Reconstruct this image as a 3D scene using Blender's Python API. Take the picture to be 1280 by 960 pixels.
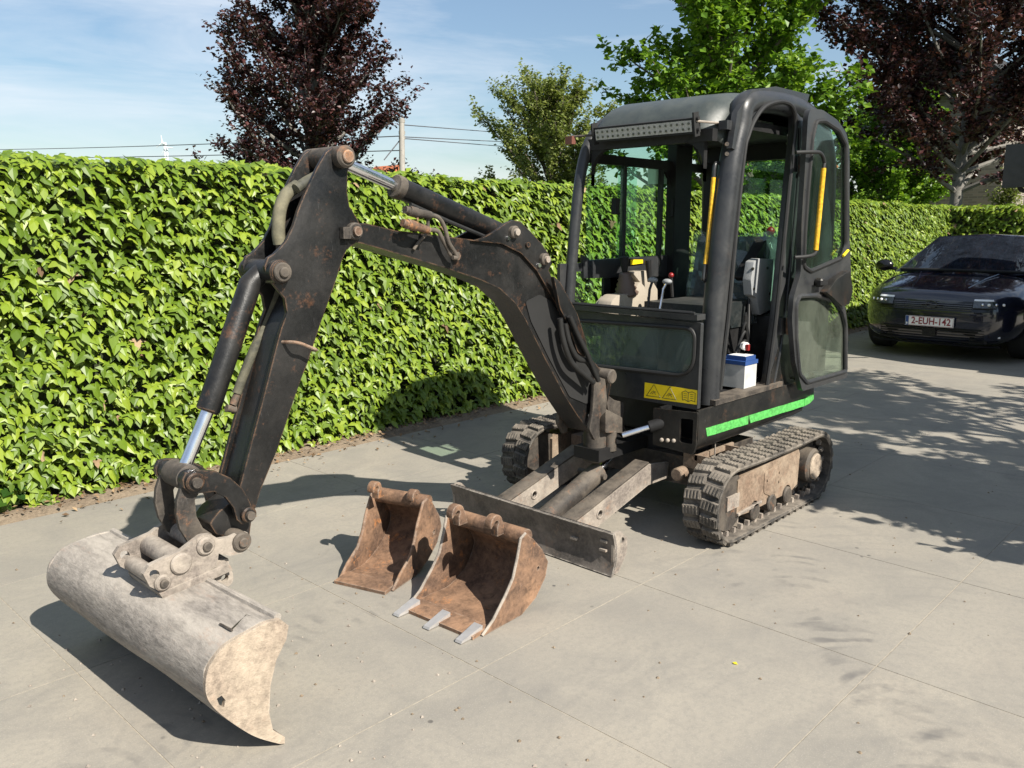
import bpy, bmesh, math, random
import numpy as np
from mathutils import Vector, Matrix
R = math.radians
scn = bpy.context.scene
for o in list(bpy.data.objects): bpy.data.objects.remove(o)
COL = scn.collection

# ------------------------------------------------------------------ camera
FPX, CH = 1040.0, 1.5
PITCH, YAW = math.atan(195/FPX), R(43.6)
cam = bpy.data.cameras.new('camera'); cam.sensor_width = 36; cam.lens = FPX/1280*36
cam.clip_end = 3000; cam.clip_start = .05
co = bpy.data.objects.new('camera', cam); COL.objects.link(co)
co.location = (0, 0, CH); co.rotation_euler = (math.pi/2-PITCH, 0, YAW-math.pi/2)
scn.camera = co
# ------------------------------------------------------------------ world, sun, exposure
SUNV = Vector((-.06, -1.12, 1)).normalized()          # towards the sun
ELEV = math.asin(SUNV.z)
w = bpy.data.worlds.new('World'); scn.world = w; w.use_nodes = True
wn = w.node_tree; wn.nodes.clear()
def wnode(t): return wn.nodes.new(t)
sky = wnode('ShaderNodeTexSky'); sky.sky_type = 'NISHITA'; sky.sun_disc = False
sky.sun_elevation = ELEV; sky.sun_rotation = math.atan2(SUNV.x, SUNV.y)
sky.air_density = 1.15; sky.dust_density = .5; sky.ozone_density = 2.2
bg = wnode('ShaderNodeBackground'); bg.inputs[1].default_value = .053
wo = wnode('ShaderNodeOutputWorld')
tc = wnode('ShaderNodeTexCoord'); mp = wnode('ShaderNodeMapping'); mp.inputs['Scale'].default_value = (1.3, 1.3, 7)
mp.inputs['Rotation'].default_value = (.12, .1, .4)
n1 = wnode('ShaderNodeTexNoise'); n1.inputs['Scale'].default_value = 1.7; n1.inputs['Detail'].default_value = 9; n1.inputs['Roughness'].default_value = .6
n1.inputs['Distortion'].default_value = .5
rp = wnode('ShaderNodeValToRGB'); rp.color_ramp.elements[0].position = .42; rp.color_ramp.elements[1].position = .74
rp.color_ramp.elements[1].color = (.85, .85, .85, 1); rp.color_ramp.elements[0].color = (.20, .20, .20, 1)
mx = wnode('ShaderNodeMix'); mx.data_type = 'RGBA'; mx.inputs[7].default_value = (9.4, 9.9, 10.6, 1)
L = wn.links.new
L(tc.outputs['Generated'], mp.inputs[0]); L(mp.outputs[0], n1.inputs[0]); L(n1.outputs[0], rp.inputs[0])
hs = wnode('ShaderNodeHueSaturation'); hs.inputs['Saturation'].default_value = 1.35; hs.inputs['Value'].default_value = 1.1; L(sky.outputs[0], hs.inputs['Color'])
L(rp.outputs[0], mx.inputs[0]); L(hs.outputs[0], mx.inputs[6]); L(mx.outputs[2], bg.inputs[0]); L(bg.outputs[0], wo.inputs[0])
sl = bpy.data.lights.new('sun', 'SUN'); sl.energy = 5.0; sl.angle = R(.53); sl.color = (1, .94, .84)
so = bpy.data.objects.new('sun', sl); COL.objects.link(so); so.location = (0, -10, 12)
so.rotation_euler = (-SUNV).to_track_quat('-Z', 'Y').to_euler()
vs = scn.view_settings; vs.view_transform = 'Standard'; vs.look = 'None'; vs.gamma = 1; vs.exposure = .92; vs.use_curve_mapping = False
scn.render.engine = 'CYCLES'
scn.cycles.max_bounces = 5; scn.cycles.diffuse_bounces = 2; scn.cycles.glossy_bounces = 3; scn.cycles.transparent_max_bounces = 14

# ------------------------------------------------------------------ pixel of the photograph -> point on a plane of the place
_hd = Vector((math.cos(YAW), math.sin(YAW), 0)); _fw = Vector((_hd.x*math.cos(PITCH), _hd.y*math.cos(PITCH), -math.sin(PITCH)))
_rt = Vector((math.sin(YAW), -math.cos(YAW), 0)); _up = _rt.cross(_fw); _C = Vector((0, 0, CH))
def U(u, v, x=None, y=None, z=None, d=None):
    r = _fw*FPX+_rt*(u-640)+_up*(480-v)
    if d is not None: return _C+r*(d/FPX)
    k, c = (0, x) if x is not None else (1, y) if y is not None else (2, z)
    return _C+r*((c-_C[k])/r[k])
def UY(pts, y): return [U(a, b, y=y) for a, b in pts]
def UX(pts, x): return [U(a, b, x=x) for a, b in pts]

# ------------------------------------------------------------------ materials
class NT:
    def __init__(s, name):
        s.m = bpy.data.materials.new(name); s.m.use_nodes = True; s.t = s.m.node_tree; s.t.nodes.clear()
        s.out = s.n('ShaderNodeOutputMaterial')
    def n(s, t, **k):
        a = s.t.nodes.new(t)
        for kk, v in k.items(): setattr(a, kk, v)
        return a
    def l(s, a, b): s.t.links.new(a, b)
    def pos(s, scale=(1, 1, 1), obj=False):
        if obj: g = s.n('ShaderNodeTexCoord').outputs['Object']
        else: g = s.n('ShaderNodeNewGeometry').outputs['Position']
        m = s.n('ShaderNodeMapping'); m.inputs['Scale'].default_value = scale; s.l(g, m.inputs[0]); return m.outputs[0]
    def noise(s, vec, sc, det=5, rough=.6, dist=0):
        a = s.n('ShaderNodeTexNoise'); a.inputs['Scale'].default_value = sc; a.inputs['Detail'].default_value = det
        a.inputs['Roughness'].default_value = rough; a.inputs['Distortion'].default_value = dist
        if vec is not None: s.l(vec, a.inputs[0])
        return a.outputs[0]
    def ramp(s, f, p0, p1, c0=(0, 0, 0, 1), c1=(1, 1, 1, 1)):
        a = s.n('ShaderNodeValToRGB'); e = a.color_ramp.elements
        e[0].position = p0; e[1].position = p1; e[0].color = c0; e[1].color = c1
        s.l(f, a.inputs[0]); return a.outputs[0]
    def mix(s, f, a, b, mode='MIX'):
        m = s.n('ShaderNodeMix'); m.data_type = 'RGBA'; m.blend_type = mode
        for i, v in ((0, f), (6, a), (7, b)):
            if hasattr(v, 'is_linked') or hasattr(v, 'links'): s.l(v, m.inputs[i])
            elif i == 0: m.inputs[0].default_value = v
            else: m.inputs[i].default_value = (*v[:3], 1)
        return m.outputs[2]
    def math(s, op, a, b=0.):
        m = s.n('ShaderNodeMath', operation=op)
        for i, v in ((0, a), (1, b)):
            if hasattr(v, 'links'): s.l(v, m.inputs[i])
            else: m.inputs[i].default_value = v
        return m.outputs[0]
    def bsdf(s, col, rough=.6, metal=0, bump=None, bstr=.2, bdist=.01, spec=.5):
        p = s.n('ShaderNodeBsdfPrincipled')
        for key, v in (('Base Color', col), ('Roughness', rough), ('Metallic', metal)):
            if hasattr(v, 'links'): s.l(v, p.inputs[key])
            else: p.inputs[key].default_value = (*v[:3], 1) if key == 'Base Color' else v
        p.inputs['Specular IOR Level'].default_value = spec
        if bump is not None:
            b = s.n('ShaderNodeBump'); b.inputs['Strength'].default_value = bstr; b.inputs['Distance'].default_value = bdist
            s.l(bump, b.inputs['Height']); s.l(b.outputs[0], p.inputs['Normal'])
        return p
    def done(s, p):
        s.l(p.outputs[0], s.out.inputs[0]); return s.m

def m_plain(name, col, rough=.5, metal=0, var=.15, sc=14, spec=.5):
    t = NT(name); f = t.noise(t.pos(), sc, 6)
    c = t.mix(t.ramp(f, .3, .7), [x*(1-var) for x in col], [x*(1+var) for x in col])
    r = t.math('ADD', t.math('MULTIPLY', f, .3), rough-.15)
    return t.done(t.bsdf(c, r, metal, f, .08, spec=spec))

def m_worn(name, base, dust=(.30, .26, .21), rust=(.20, .085, .035), dustamt=.5, rustamt=.25, edge=.6, rough=.45, edgecol=None, bump=.15, top=.35, blotch=.35, stretch=(1, 1, 1), grain=1.):
    """painted steel: mottled paint, dust film, scratches, rust specks, worn edges"""
    t = NT(name); p = t.pos(stretch)
    big = t.noise(p, 5, 6, .65, .4); fine = t.noise(p, 70, 4, .75)
    scr = t.noise(t.pos((60, 60, 7)), 2.3, 3, .7, 1.2)
    c = t.mix(t.ramp(fine, .32, .68), [x*(1-.4*grain) for x in base], [x*(1+.5*grain) for x in base])
    c = t.mix(t.math('MULTIPLY', t.ramp(big, .42, .72), dustamt), c, dust)
    if top:
        nz = t.n('ShaderNodeSeparateXYZ'); g = t.n('ShaderNodeNewGeometry'); t.l(g.outputs['Normal'], nz.inputs[0])
        up = t.math('MULTIPLY', t.ramp(nz.outputs[2], .5, 1.), top)
        c = t.mix(t.math('MULTIPLY', up, t.ramp(t.noise(p, 11, 4, .7), .3, .62)), c, dust)
    c = t.mix(t.math('MULTIPLY', t.ramp(t.noise(p, 19, 5, .75, .5), .46, .68), blotch), c, [x*.42 for x in base])
    c = t.mix(t.math('MULTIPLY', t.ramp(scr, .66, .74), .35), c, [min(1, x*2.0+.08) for x in base])
    rm = t.ramp(t.math('ADD', t.math('MULTIPLY', t.noise(p, 9, 5, .75), .7), t.math('MULTIPLY', fine, .3)), .56, .66)
    c = t.mix(t.math('MULTIPLY', rm, rustamt), c, t.mix(fine, [x*.5 for x in rust], [x*1.7 for x in rust]))
    if edge > 0:
        bv = t.n('ShaderNodeBevel', samples=2); bv.inputs['Radius'].default_value = .009
        g = t.n('ShaderNodeNewGeometry'); d = t.n('ShaderNodeVectorMath', operation='DOT_PRODUCT')
        t.l(bv.outputs[0], d.inputs[0]); t.l(g.outputs['Normal'], d.inputs[1])
        em = t.ramp(d.outputs['Value'], .86, .985, (1, 1, 1, 1), (0, 0, 0, 1))
        em = t.math('MULTIPLY', t.math('MULTIPLY', em, t.ramp(t.noise(p, 22, 4, .7), .38, .6)), edge)
        c = t.mix(em, c, edgecol or dust)
    rr = t.math('ADD', t.math('MULTIPLY', t.math('ADD', t.ramp(big, .3, .7), fine), .2), rough-.15)
    return t.done(t.bsdf(c, rr, 0, t.math('ADD', fine, t.math('MULTIPLY', big, 1.2)), bump, .006, .38))

M = {}
M['black'] = m_worn('black_paint', (.0065, .0068, .007), dust=(.085, .075, .062), dustamt=.22, rustamt=.16, edge=.5, rough=.36, grain=.5, blotch=.15)
M['boom'] = m_worn('boom_paint', (.0075, .0077, .008), edgecol=(.22, .125, .07), dust=(.055, .05, .045), dustamt=.30, rustamt=.24, edge=.9, rough=.34, grain=.5, blotch=.15)
M['cabpaint'] = m_worn('cab_grey_paint', (.024, .0255, .028), dust=(.085, .083, .078), dustamt=.4, rustamt=.04, edge=.3, rough=.3, top=.1, grain=.2, blotch=.12, bump=.06)
M['roof'] = m_worn('roof_grey_green', (.040, .048, .046), dust=(.13, .14, .12), dustamt=.35, rustamt=.02, edge=.1, rough=.36, top=.15, grain=.2, blotch=.15, bump=.06)
M['dark'] = m_worn('black_interior', (.006, .006, .0065), dust=(.035, .032, .03), dustamt=.2, rustamt=0, edge=.1, rough=.6, top=.15)
M['grime'] = m_worn('dirty_steel', (.030, .026, .023), dust=(.17, .142, .112), dustamt=.75, rustamt=.5, edge=.6, rough=.65, bump=.3, top=.7)
M['brownsteel'] = m_worn('muddy_track_frame', (.17, .12, .085), dust=(.36, .29, .215), rust=(.14, .065, .035), dustamt=.9, rustamt=.55, edge=.4, rough=.75, bump=.3)
M['rust'] = m_worn('rusty_steel', (.105, .064, .043), dust=(.37, .215, .125), rust=(.36, .145, .045), dustamt=.75, rustamt=.75, edge=.7, edgecol=(.42, .36, .30), rough=.75, bump=.4, blotch=.7)
M['mudrust'] = m_worn('earth_covered_steel', (.25, .20, .155), dust=(.45, .375, .285), rust=(.19, .12, .08), dustamt=.9, rustamt=.4, edge=.5, edgecol=(.5, .43, .35), rough=.85, bump=.9, blotch=.35, stretch=(.6, .6, .6))
M['bucket'] = m_worn('bucket_pale_worn', (.195, .175, .155), dust=(.40, .36, .31), rust=(.19, .12, .085), dustamt=.85, rustamt=.45, edge=.6, edgecol=(.60, .53, .45), rough=.75, bump=.5, top=.4, blotch=.45, stretch=(1.3, .38, 1.3))
M['blade'] = m_worn('blade_grey_steel', (.07, .062, .056), dust=(.22, .19, .165), rust=(.16, .09, .05), dustamt=.8, rustamt=.35, edge=.9, edgecol=(.55, .5, .43), rough=.6, bump=.25)
M['pale'] = m_worn('pale_dusty_steel', (.17, .145, .125), dust=(.40, .35, .29), dustamt=.9, rustamt=.5, edge=.5, rough=.75, bump=.4, top=.6)
M['toothsteel'] = m_plain('polished_tooth_steel', (.52, .50, .48), .4, .6)
M['chrome'] = m_plain('chrome_rod', (.78, .79, .82), .2, 1, var=.04)
M['chrome'].node_tree.nodes['Principled BSDF'].inputs['Roughness'].default_value = .12
M['rubber'] = m_worn('dusty_track_rubber', (.032, .030, .028), dust=(.25, .215, .175), dustamt=.85, rustamt=0, edge=.6, edgecol=(.3, .26, .21), rough=.8, bump=.3, top=.8)
M['seal'] = m_plain('rubber_seal', (.012, .012, .012), .6)
M['hose'] = m_worn('dirty_hose', (.045, .045, .035), dust=(.22, .2, .13), dustamt=.9, rustamt=0, edge=0, rough=.7)
M['hoseblack'] = m_plain('black_hose', (.012, .012, .012), .55)
M['beige'] = m_worn('beige_console_plastic', (.34, .30, .245), dust=(.3, .25, .18), dustamt=.3, rustamt=0, edge=0, rough=.5, bump=.05, grain=.15, blotch=.08)
M['greyplastic'] = m_worn('grey_plastic', (.24, .25, .26), dust=(.3, .28, .24), dustamt=.3, rustamt=0, edge=0, rough=.5, bump=.05, grain=.2, blotch=.15)
M['boot'] = m_plain('brown_rubber_boot', (.11, .075, .058), .5)
M['seat'] = m_worn('seat_black_vinyl', (.012, .016, .017), dust=(.10, .095, .085), dustamt=.4, rustamt=0, edge=0, rough=.45)
M['yellow'] = m_worn('yellow_paint', (.60, .34, .015), dust=(.35, .25, .1), dustamt=.35, rustamt=.12, edge=.2, rough=.45, top=0, bump=.03)
M['sticker'] = m_plain('yellow_sticker', (.82, .60, .01), .45, var=.06)
M['ink'] = m_plain('black_ink', (.02, .018, .01), .5)
M['green'] = m_worn('green_stripe_paint', (.085, .40, .085), dust=(.05, .06, .04), dustamt=.35, rustamt=.3, edge=0, rough=.4, top=0, bump=.03)
M['white'] = m_plain('white_plastic', (.74, .74, .72), .4, var=.05)
M['batterycase'] = m_plain('dull_white_case', (.46, .46, .45), .5, var=.2)
M['blue'] = m_plain('blue_plastic', (.02, .06, .20), .45)
M['red'] = m_plain('red_plastic', (.22, .012, .012), .4)
M['rustred'] = m_plain('rust_red_bracket', (.13, .045, .03), .7)
M['lens'] = m_plain('led_reflector', (.36, .35, .33), .5, .0, var=.25, sc=120)
M['leddark'] = m_plain('led_dark', (.12, .12, .12), .3, .5)
M['carpaint'] = m_plain('black_car_paint', (.008, .010, .022), .18, 0, var=.02)
M['carpaint'].node_tree.nodes['Principled BSDF'].inputs['Coat Weight'].default_value = 1
M['carpaint'].node_tree.nodes['Principled BSDF'].inputs['Coat Roughness'].default_value = .03
M['gloss'] = m_plain('gloss_black', (.006, .006, .007), .2, 0, var=.02)
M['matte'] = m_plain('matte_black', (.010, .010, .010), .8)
M['tyre'] = m_plain('tyre_rubber', (.018, .018, .018), .85)
M['rim'] = m_plain('dark_rim', (.12, .12, .125), .3, .8)
M['lamp'] = m_plain('headlamp_clear', (.10, .11, .12), .15, .3, var=.5, sc=60)
M['drl'] = m_plain('headlamp_white_strip', (.85, .86, .88), .25, 0, var=.02)
M['platewhite'] = m_plain('plate_white', (.80, .79, .76), .4, var=.02)
M['platered'] = m_plain('plate_dark_red', (.22, .012, .02), .5)
M['bark'] = m_worn('bark', (.10, .085, .068), dust=(.20, .175, .14), rust=(.05, .04, .03), dustamt=.7, rustamt=.5, edge=0, rough=.9, bump=.8, top=0)
M['barkgrey'] = m_worn('beech_bark', (.16, .15, .135), dust=(.26, .25, .22), rust=(.07, .065, .05), dustamt=.6, rustamt=.4, edge=0, rough=.9, bump=.6, top=0)
M['polewood'] = m_plain('concrete_pole', (.30, .28, .25), .8)
M['terracotta'] = m_plain('terracotta_tile', (.42, .13, .055), .8, var=.3, sc=3)
M['wire'] = m_plain('wire', (.10, .10, .11), .6)
M['turbine'] = m_plain('turbine_white', (.62, .66, .70), .5, var=.02)
M['soil'] = m_worn('soil', (.17, .13, .09), dust=(.30, .24, .17), rust=(.09, .06, .04), dustamt=.8, rustamt=.5, edge=0, rough=.95, bump=.8, top=0)

def m_glass(name, tint, dustamt=.05, refl=1.0, dustcol=(.32, .33, .29)):
    t = NT(name)
    tr = t.n('ShaderNodeBsdfTransparent'); tr.inputs[0].default_value = (*tint, 1)
    gl = t.n('ShaderNodeBsdfGlossy'); gl.inputs['Roughness'].default_value = .02; gl.inputs[0].default_value = (.95, 1, .97, 1)
    fr = t.n('ShaderNodeLayerWeight'); fr.inputs[0].default_value = .5
    fz = t.math('ADD', t.math('MULTIPLY', t.math('POWER', fr.outputs['Facing'], 5.), .9), .035)
    a = t.n('ShaderNodeMixShader'); t.l(t.math('MULTIPLY', fz, refl), a.inputs[0]); t.l(tr.outputs[0], a.inputs[1]); t.l(gl.outputs[0], a.inputs[2])
    df = t.n('ShaderNodeBsdfDiffuse'); df.inputs[0].default_value = (*dustcol, 1)
    b = t.n('ShaderNodeMixShader')
    nz = t.ramp(t.noise(t.pos((1, 1, .6)), 7, 8, .7, .6), .3, .75)
    t.l(t.math('MULTIPLY', t.math('ADD', nz, .35), dustamt), b.inputs[0]); t.l(a.outputs[0], b.inputs[1]); t.l(df.outputs[0], b.inputs[2])
    t.l(b.outputs[0], t.out.inputs[0]); return t.m
M['glass'] = m_glass('green_tinted_glass', (.80, .94, .87), .02)
M['glassdirty'] = m_glass('dirty_green_glass', (.55, .66, .62), .30, dustcol=(.24, .29, .27))
M['glassdoor'] = m_glass('dusty_door_glass', (.68, .77, .70), .17, dustcol=(.26, .28, .23))
M['carglass'] = m_glass('car_glass', (.07, .085, .11), .06, 1.3, dustcol=(.22, .28, .40))
M['film'] = m_glass('clear_plastic_film', (.80, .88, .90), .12, 1.6, dustcol=(.45, .5, .52))

def m_leaf(name, c0, c1, c2, rough=.45, trans=.3, spec=.4):
    """leaf: hue varies from leaf to leaf; light passes through"""
    t = NT(name); g = t.n('ShaderNodeNewGeometry'); oi = t.n('ShaderNodeObjectInfo')
    r = t.math('FRACT', t.math('ADD', g.outputs['Random Per Island'], oi.outputs['Random']))
    a = t.n('ShaderNodeValToRGB'); e = a.color_ramp.elements; e[0].color = (*c0, 1); e[1].color = (*c2, 1); e[0].position = .05
    k = e.new(.55); k.color = (*c1, 1); t.l(r, a.inputs[0])
    c = t.mix(t.math('MULTIPLY', t.noise(t.pos(), 60, 3), .5), a.outputs[0], [x*.55 for x in c1])
    p = t.bsdf(c, rough, 0, spec=spec)
    tl = t.n('ShaderNodeBsdfTranslucent'); t.l(t.mix(1., c, (1.25, 1.25, .7), 'MULTIPLY'), tl.inputs[0])
    m = t.n('ShaderNodeMixShader'); m.inputs[0].default_value = trans
    t.l(p.outputs[0], m.inputs[1]); t.l(tl.outputs[0], m.inputs[2]); t.l(m.outputs[0], t.out.inputs[0]); return t.m
M['ivy'] = m_leaf('ivy_leaf', (.065, .115, .010), (.14, .22, .017), (.25, .32, .03), .42, .12, .35)
M['ivydark'] = m_plain('ivy_stems_dark', (.022, .030, .010), .9, var=.5)
M['copper'] = m_leaf('copper_beech_leaf', (.016, .008, .009), (.045, .018, .02), (.15, .06, .055), .38, .25)  # lightest tone paints glints and light through the leaves into the colour
M['maple'] = m_leaf('maple_leaf', (.07, .15, .016), (.14, .27, .022), (.25, .38, .035), .45, .38)
M['willow'] = m_leaf('willow_leaf', (.12, .165, .04), (.20, .25, .065), (.32, .35, .11), .5, .4)
M['dkgreen'] = m_leaf('dark_green_leaf', (.02, .06, .01), (.04, .10, .014), (.08, .15, .02), .45, .3)
M['litter'] = m_leaf('dry_leaf', (.10, .06, .03), (.24, .15, .08), (.40, .29, .17), .8, .1)
M['yellowleaf'] = m_leaf('yellow_leaf', (.7, .62, .03), (.75, .66, .04), (.8, .7, .05), .5, .3)

def m_concrete():
    t = NT('poured_concrete'); p = t.pos()
    big = t.noise(p, .55, 4, .6, .6); mid = t.noise(p, 3.1, 6, .64, .7); fine = t.noise(p, 45, 4, .8); grit = t.noise(p, 200, 2, .7)
    c = t.mix(t.ramp(big, .3, .7), (.250, .230, .195), (.332, .300, .246))
    c = t.mix(t.math('MULTIPLY', t.ramp(mid, .42, .66), .5), c, (.175, .166, .15))
    c = t.mix(t.math('MULTIPLY', t.ramp(t.noise(p, 1.3, 5, .5), .52, .75), .4), c, (.335, .288, .228))
    c = t.mix(t.math('MULTIPLY', t.ramp(fine, .45, .7), .55), c, (.19, .18, .16)); c = t.mix(t.math('MULTIPLY', t.ramp(grit, .55, .75), .35), c, (.5, .46, .4))
    # rubbed rubber scuffs: short curved streaks
    wv = t.n('ShaderNodeTexWave', wave_type='RINGS', rings_direction='Z'); wv.inputs['Scale'].default_value = 3.1; wv.inputs['Distortion'].default_value = 5.5
    wv.inputs['Detail'].default_value = 3; wv.inputs['Detail Scale'].default_value = 1.4
    m2 = t.n('ShaderNodeMapping'); m2.inputs['Location'].default_value = (-2.2, -.1, 0); t.l(p, m2.inputs[0]); t.l(m2.outputs[0], wv.inputs[0])
    sm = t.math('MULTIPLY', t.ramp(wv.outputs[1], .74, .95), t.ramp(t.noise(p, 1.5, 5, .6, .3), .47, .62))
    c = t.mix(t.math('MULTIPLY', sm, .16), c, (.13, .125, .12))
    # rubber marks left by the tracks: a row of short bars
    sx = t.n('ShaderNodeSeparateXYZ'); t.l(p, sx.inputs[0]); X, Y = sx.outputs[0], sx.outputs[1]
    wob = t.noise(p, 2.2, 3, .5)
    for (dx, dy, off, hw, per, amt, lo, hi) in ((.78, .62, -.96, .13, .085, .62, .5, 3.75), (.62, .78, -1.55, .16, .12, .55, .5, 3.2), (.95, .30, 1.95, .13, .085, .42, 1.2, 3.2)):
        tt = t.math('ADD', t.math('MULTIPLY', X, dx), t.math('MULTIPLY', Y, dy)); nn = t.math('ADD', t.math('MULTIPLY', X, -dy), t.math('MULTIPLY', Y, dx))
        nn = t.math('ABSOLUTE', t.math('SUBTRACT', t.math('ADD', nn, t.math('MULTIPLY', wob, .25)), off+.125))
        bar = t.ramp(t.math('SINE', t.math('MULTIPLY', t.math('ADD', tt, t.math('ADD', t.math('MULTIPLY', wob, .22), t.math('MULTIPLY', t.math('MULTIPLY', nn, nn), 2.))), 6.283/per)), .1, .75)
        band = t.ramp(nn, hw*.6, hw, (1, 1, 1, 1), (0, 0, 0, 1))
        msk = t.math('MULTIPLY', t.math('MULTIPLY', bar, band), t.ramp(t.noise(p, 3.3, 4, .7), .46, .62))
        c = t.mix(t.math('MULTIPLY', msk, amt), c, (.11, .105, .10))
    vo = t.n('ShaderNodeTexVoronoi'); vo.inputs['Scale'].default_value = 5.5; t.l(p, vo.inputs[0])
    sp = t.ramp(vo.outputs['Distance'], .035, .06, (1, 1, 1, 1), (0, 0, 0, 1))
    c = t.mix(t.math('MULTIPLY', sp, t.ramp(t.noise(p, 2.3, 2), .55, .62)), c, (.07, .065, .06))
    oi = t.n('ShaderNodeObjectInfo'); c = t.mix(t.math('MULTIPLY', oi.outputs['Random'], .16), c, (.20, .19, .175))
    return t.done(t.bsdf(c, t.math('ADD', t.math('MULTIPLY', mid, .25), .55), 0, t.math('ADD', t.math('MULTIPLY', mid, .8), t.math('ADD', t.math('MULTIPLY', grit, .25), t.math('MULTIPLY', fine, .3))), .25, .006, .35))
M['concrete'] = m_concrete()
M['joint'] = m_plain('joint_sand', (.30, .265, .21), .95, var=.3, sc=40)
M['grass'] = m_worn('grass_ground', (.06, .10, .025), dust=(.12, .13, .05), rust=(.08, .07, .03), dustamt=.6, rustamt=.3, edge=0, rough=.95, top=0)
def m_brick():
    t = NT('grey_brick'); b = t.n('ShaderNodeTexBrick'); b.inputs['Scale'].default_value = 1
    b.inputs['Brick Width'].default_value = .22; b.inputs['Row Height'].default_value = .065; b.inputs['Mortar Size'].default_value = .008
    b.inputs['Color1'].default_value = (.30, .245, .205, 1); b.inputs['Color2'].default_value = (.19, .16, .14, 1); b.inputs['Mortar'].default_value = (.28, .25, .22, 1)
    s = t.n('ShaderNodeSeparateXYZ'); g = t.n('ShaderNodeNewGeometry'); t.l(g.outputs['Position'], s.inputs[0])
    k = t.n('ShaderNodeCombineXYZ'); t.l(t.math('ADD', s.outputs[0], s.outputs[1]), k.inputs[0]); t.l(s.outputs[2], k.inputs[1]); t.l(k.outputs[0], b.inputs[0])
    return t.done(t.bsdf(b.outputs[0], .85, 0, b.outputs[1], -.4, .01))
M['brick'] = m_brick()

# ------------------------------------------------------------------ geometry helpers
WLOC = {}
def link(o, parent=None):
    COL.objects.link(o)
    if parent is not None:
        o.parent = parent
        if parent.name in WLOC: o.matrix_parent_inverse = WLOC[parent.name].inverted()
    return o
def tag(o, label, cat, group=None, kind=None):
    o['label'] = label; o['category'] = cat
    if group: o['group'] = group
    if kind: o['kind'] = kind
    return o
def thing(name, label, cat, loc=(0, 0, 0), group=None):
    o = bpy.data.objects.new(name, None); o.empty_display_size = .1; COL.objects.link(o); o.location = loc
    WLOC[o.name] = Matrix.Translation(Vector(loc)); return tag(o, label, cat, group)
def fin(name, bm, mat, parent=None, ang=38, smooth=True, sub=0):
    bmesh.ops.recalc_face_normals(bm, faces=bm.faces)
    me = bpy.data.meshes.new(name); bm.to_mesh(me); bm.free()
    if smooth:
        me.polygons.foreach_set('use_smooth', [True]*len(me.polygons)); me.set_sharp_from_angle(angle=R(ang))
    if mat: me.materials.append(M[mat] if isinstance(mat, str) else mat)
    o = bpy.data.objects.new(name, me); link(o, parent)
    if sub:
        s = o.modifiers.new('sub', 'SUBSURF'); s.levels = s.render_levels = sub
    return o
def bevel(bm, off, seg=2, ang=30):
    if off <= 0: return
    es = [e for e in bm.edges if len(e.link_faces) == 2 and e.calc_face_angle(0) > R(ang)]
    if es: bmesh.ops.bevel(bm, geom=es, offset=off, segments=seg, profile=.6, affect='EDGES', clamp_overlap=True)
def b_prism(bm, pts, vec, holes=()):
    """flat outline (3-D points) pushed along vec; holes cut through it"""
    vec = Vector(vec)
    if not holes:
        a = [bm.verts.new(p) for p in pts]; b = [bm.verts.new(Vector(p)+vec) for p in pts]; n = len(pts)
        bm.faces.new(a); bm.faces.new(b[::-1])
        for i in range(n): bm.faces.new((a[i], b[i], b[(i+1) % n], a[(i+1) % n]))
        return
    for lv in (Vector((0, 0, 0)), vec):
        es = []
        for loop in (pts, *holes):
            vs_ = [bm.verts.new(Vector(p)+lv) for p in loop]
            es += [bm.edges.new((vs_[i], vs_[(i+1) % len(vs_)])) for i in range(len(vs_))]
        bmesh.ops.triangle_fill(bm, use_beauty=True, use_dissolve=False, edges=es)
    bm.verts.ensure_lookup_table()
    n0 = len(bm.verts)//2; k = 0
    for loop in (pts, *holes):
        n = len(loop)
        for i in range(n):
            bm.faces.new((bm.verts[k+i], bm.verts[k+(i+1) % n], bm.verts[n0+k+(i+1) % n], bm.verts[n0+k+i]))
        k += n
def prism(name, pts, vec, mat, parent=None, holes=(), bev=.004, seg=2):
    bm = bmesh.new(); b_prism(bm, pts, vec, holes)
    bmesh.ops.recalc_face_normals(bm, faces=bm.faces)
    if not holes: bevel(bm, bev, seg)
    return fin(name, bm, mat, parent)
def b_box(bm, lo, hi, mtx=None):
    x0, y0, z0 = lo; x1, y1, z1 = hi
    v = [Vector(p) for p in ((x0, y0, z0), (x1, y0, z0), (x1, y1, z0), (x0, y1, z0), (x0, y0, z1), (x1, y0, z1), (x1, y1, z1), (x0, y1, z1))]
    if mtx: v = [mtx @ q for q in v]
    v = [bm.verts.new(q) for q in v]
    for f in ((3, 2, 1, 0), (4, 5, 6, 7), (0, 1, 5, 4), (1, 2, 6, 5), (2, 3, 7, 6), (3, 0, 4, 7)): bm.faces.new([v[i] for i in f])
def box(name, lo, hi, mat, parent=None, bev=.005, mtx=None, seg=2):
    bm = bmesh.new(); b_box(bm, lo, hi, mtx); bevel(bm, bev, seg); return fin(name, bm, mat, parent)
def frame_of(d):
    d = Vector(d).normalized(); a = Vector((0, 0, 1)) if abs(d.z) < .9 else Vector((1, 0, 0))
    u = d.cross(a).normalized(); return u, d.cross(u).normalized()
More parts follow.
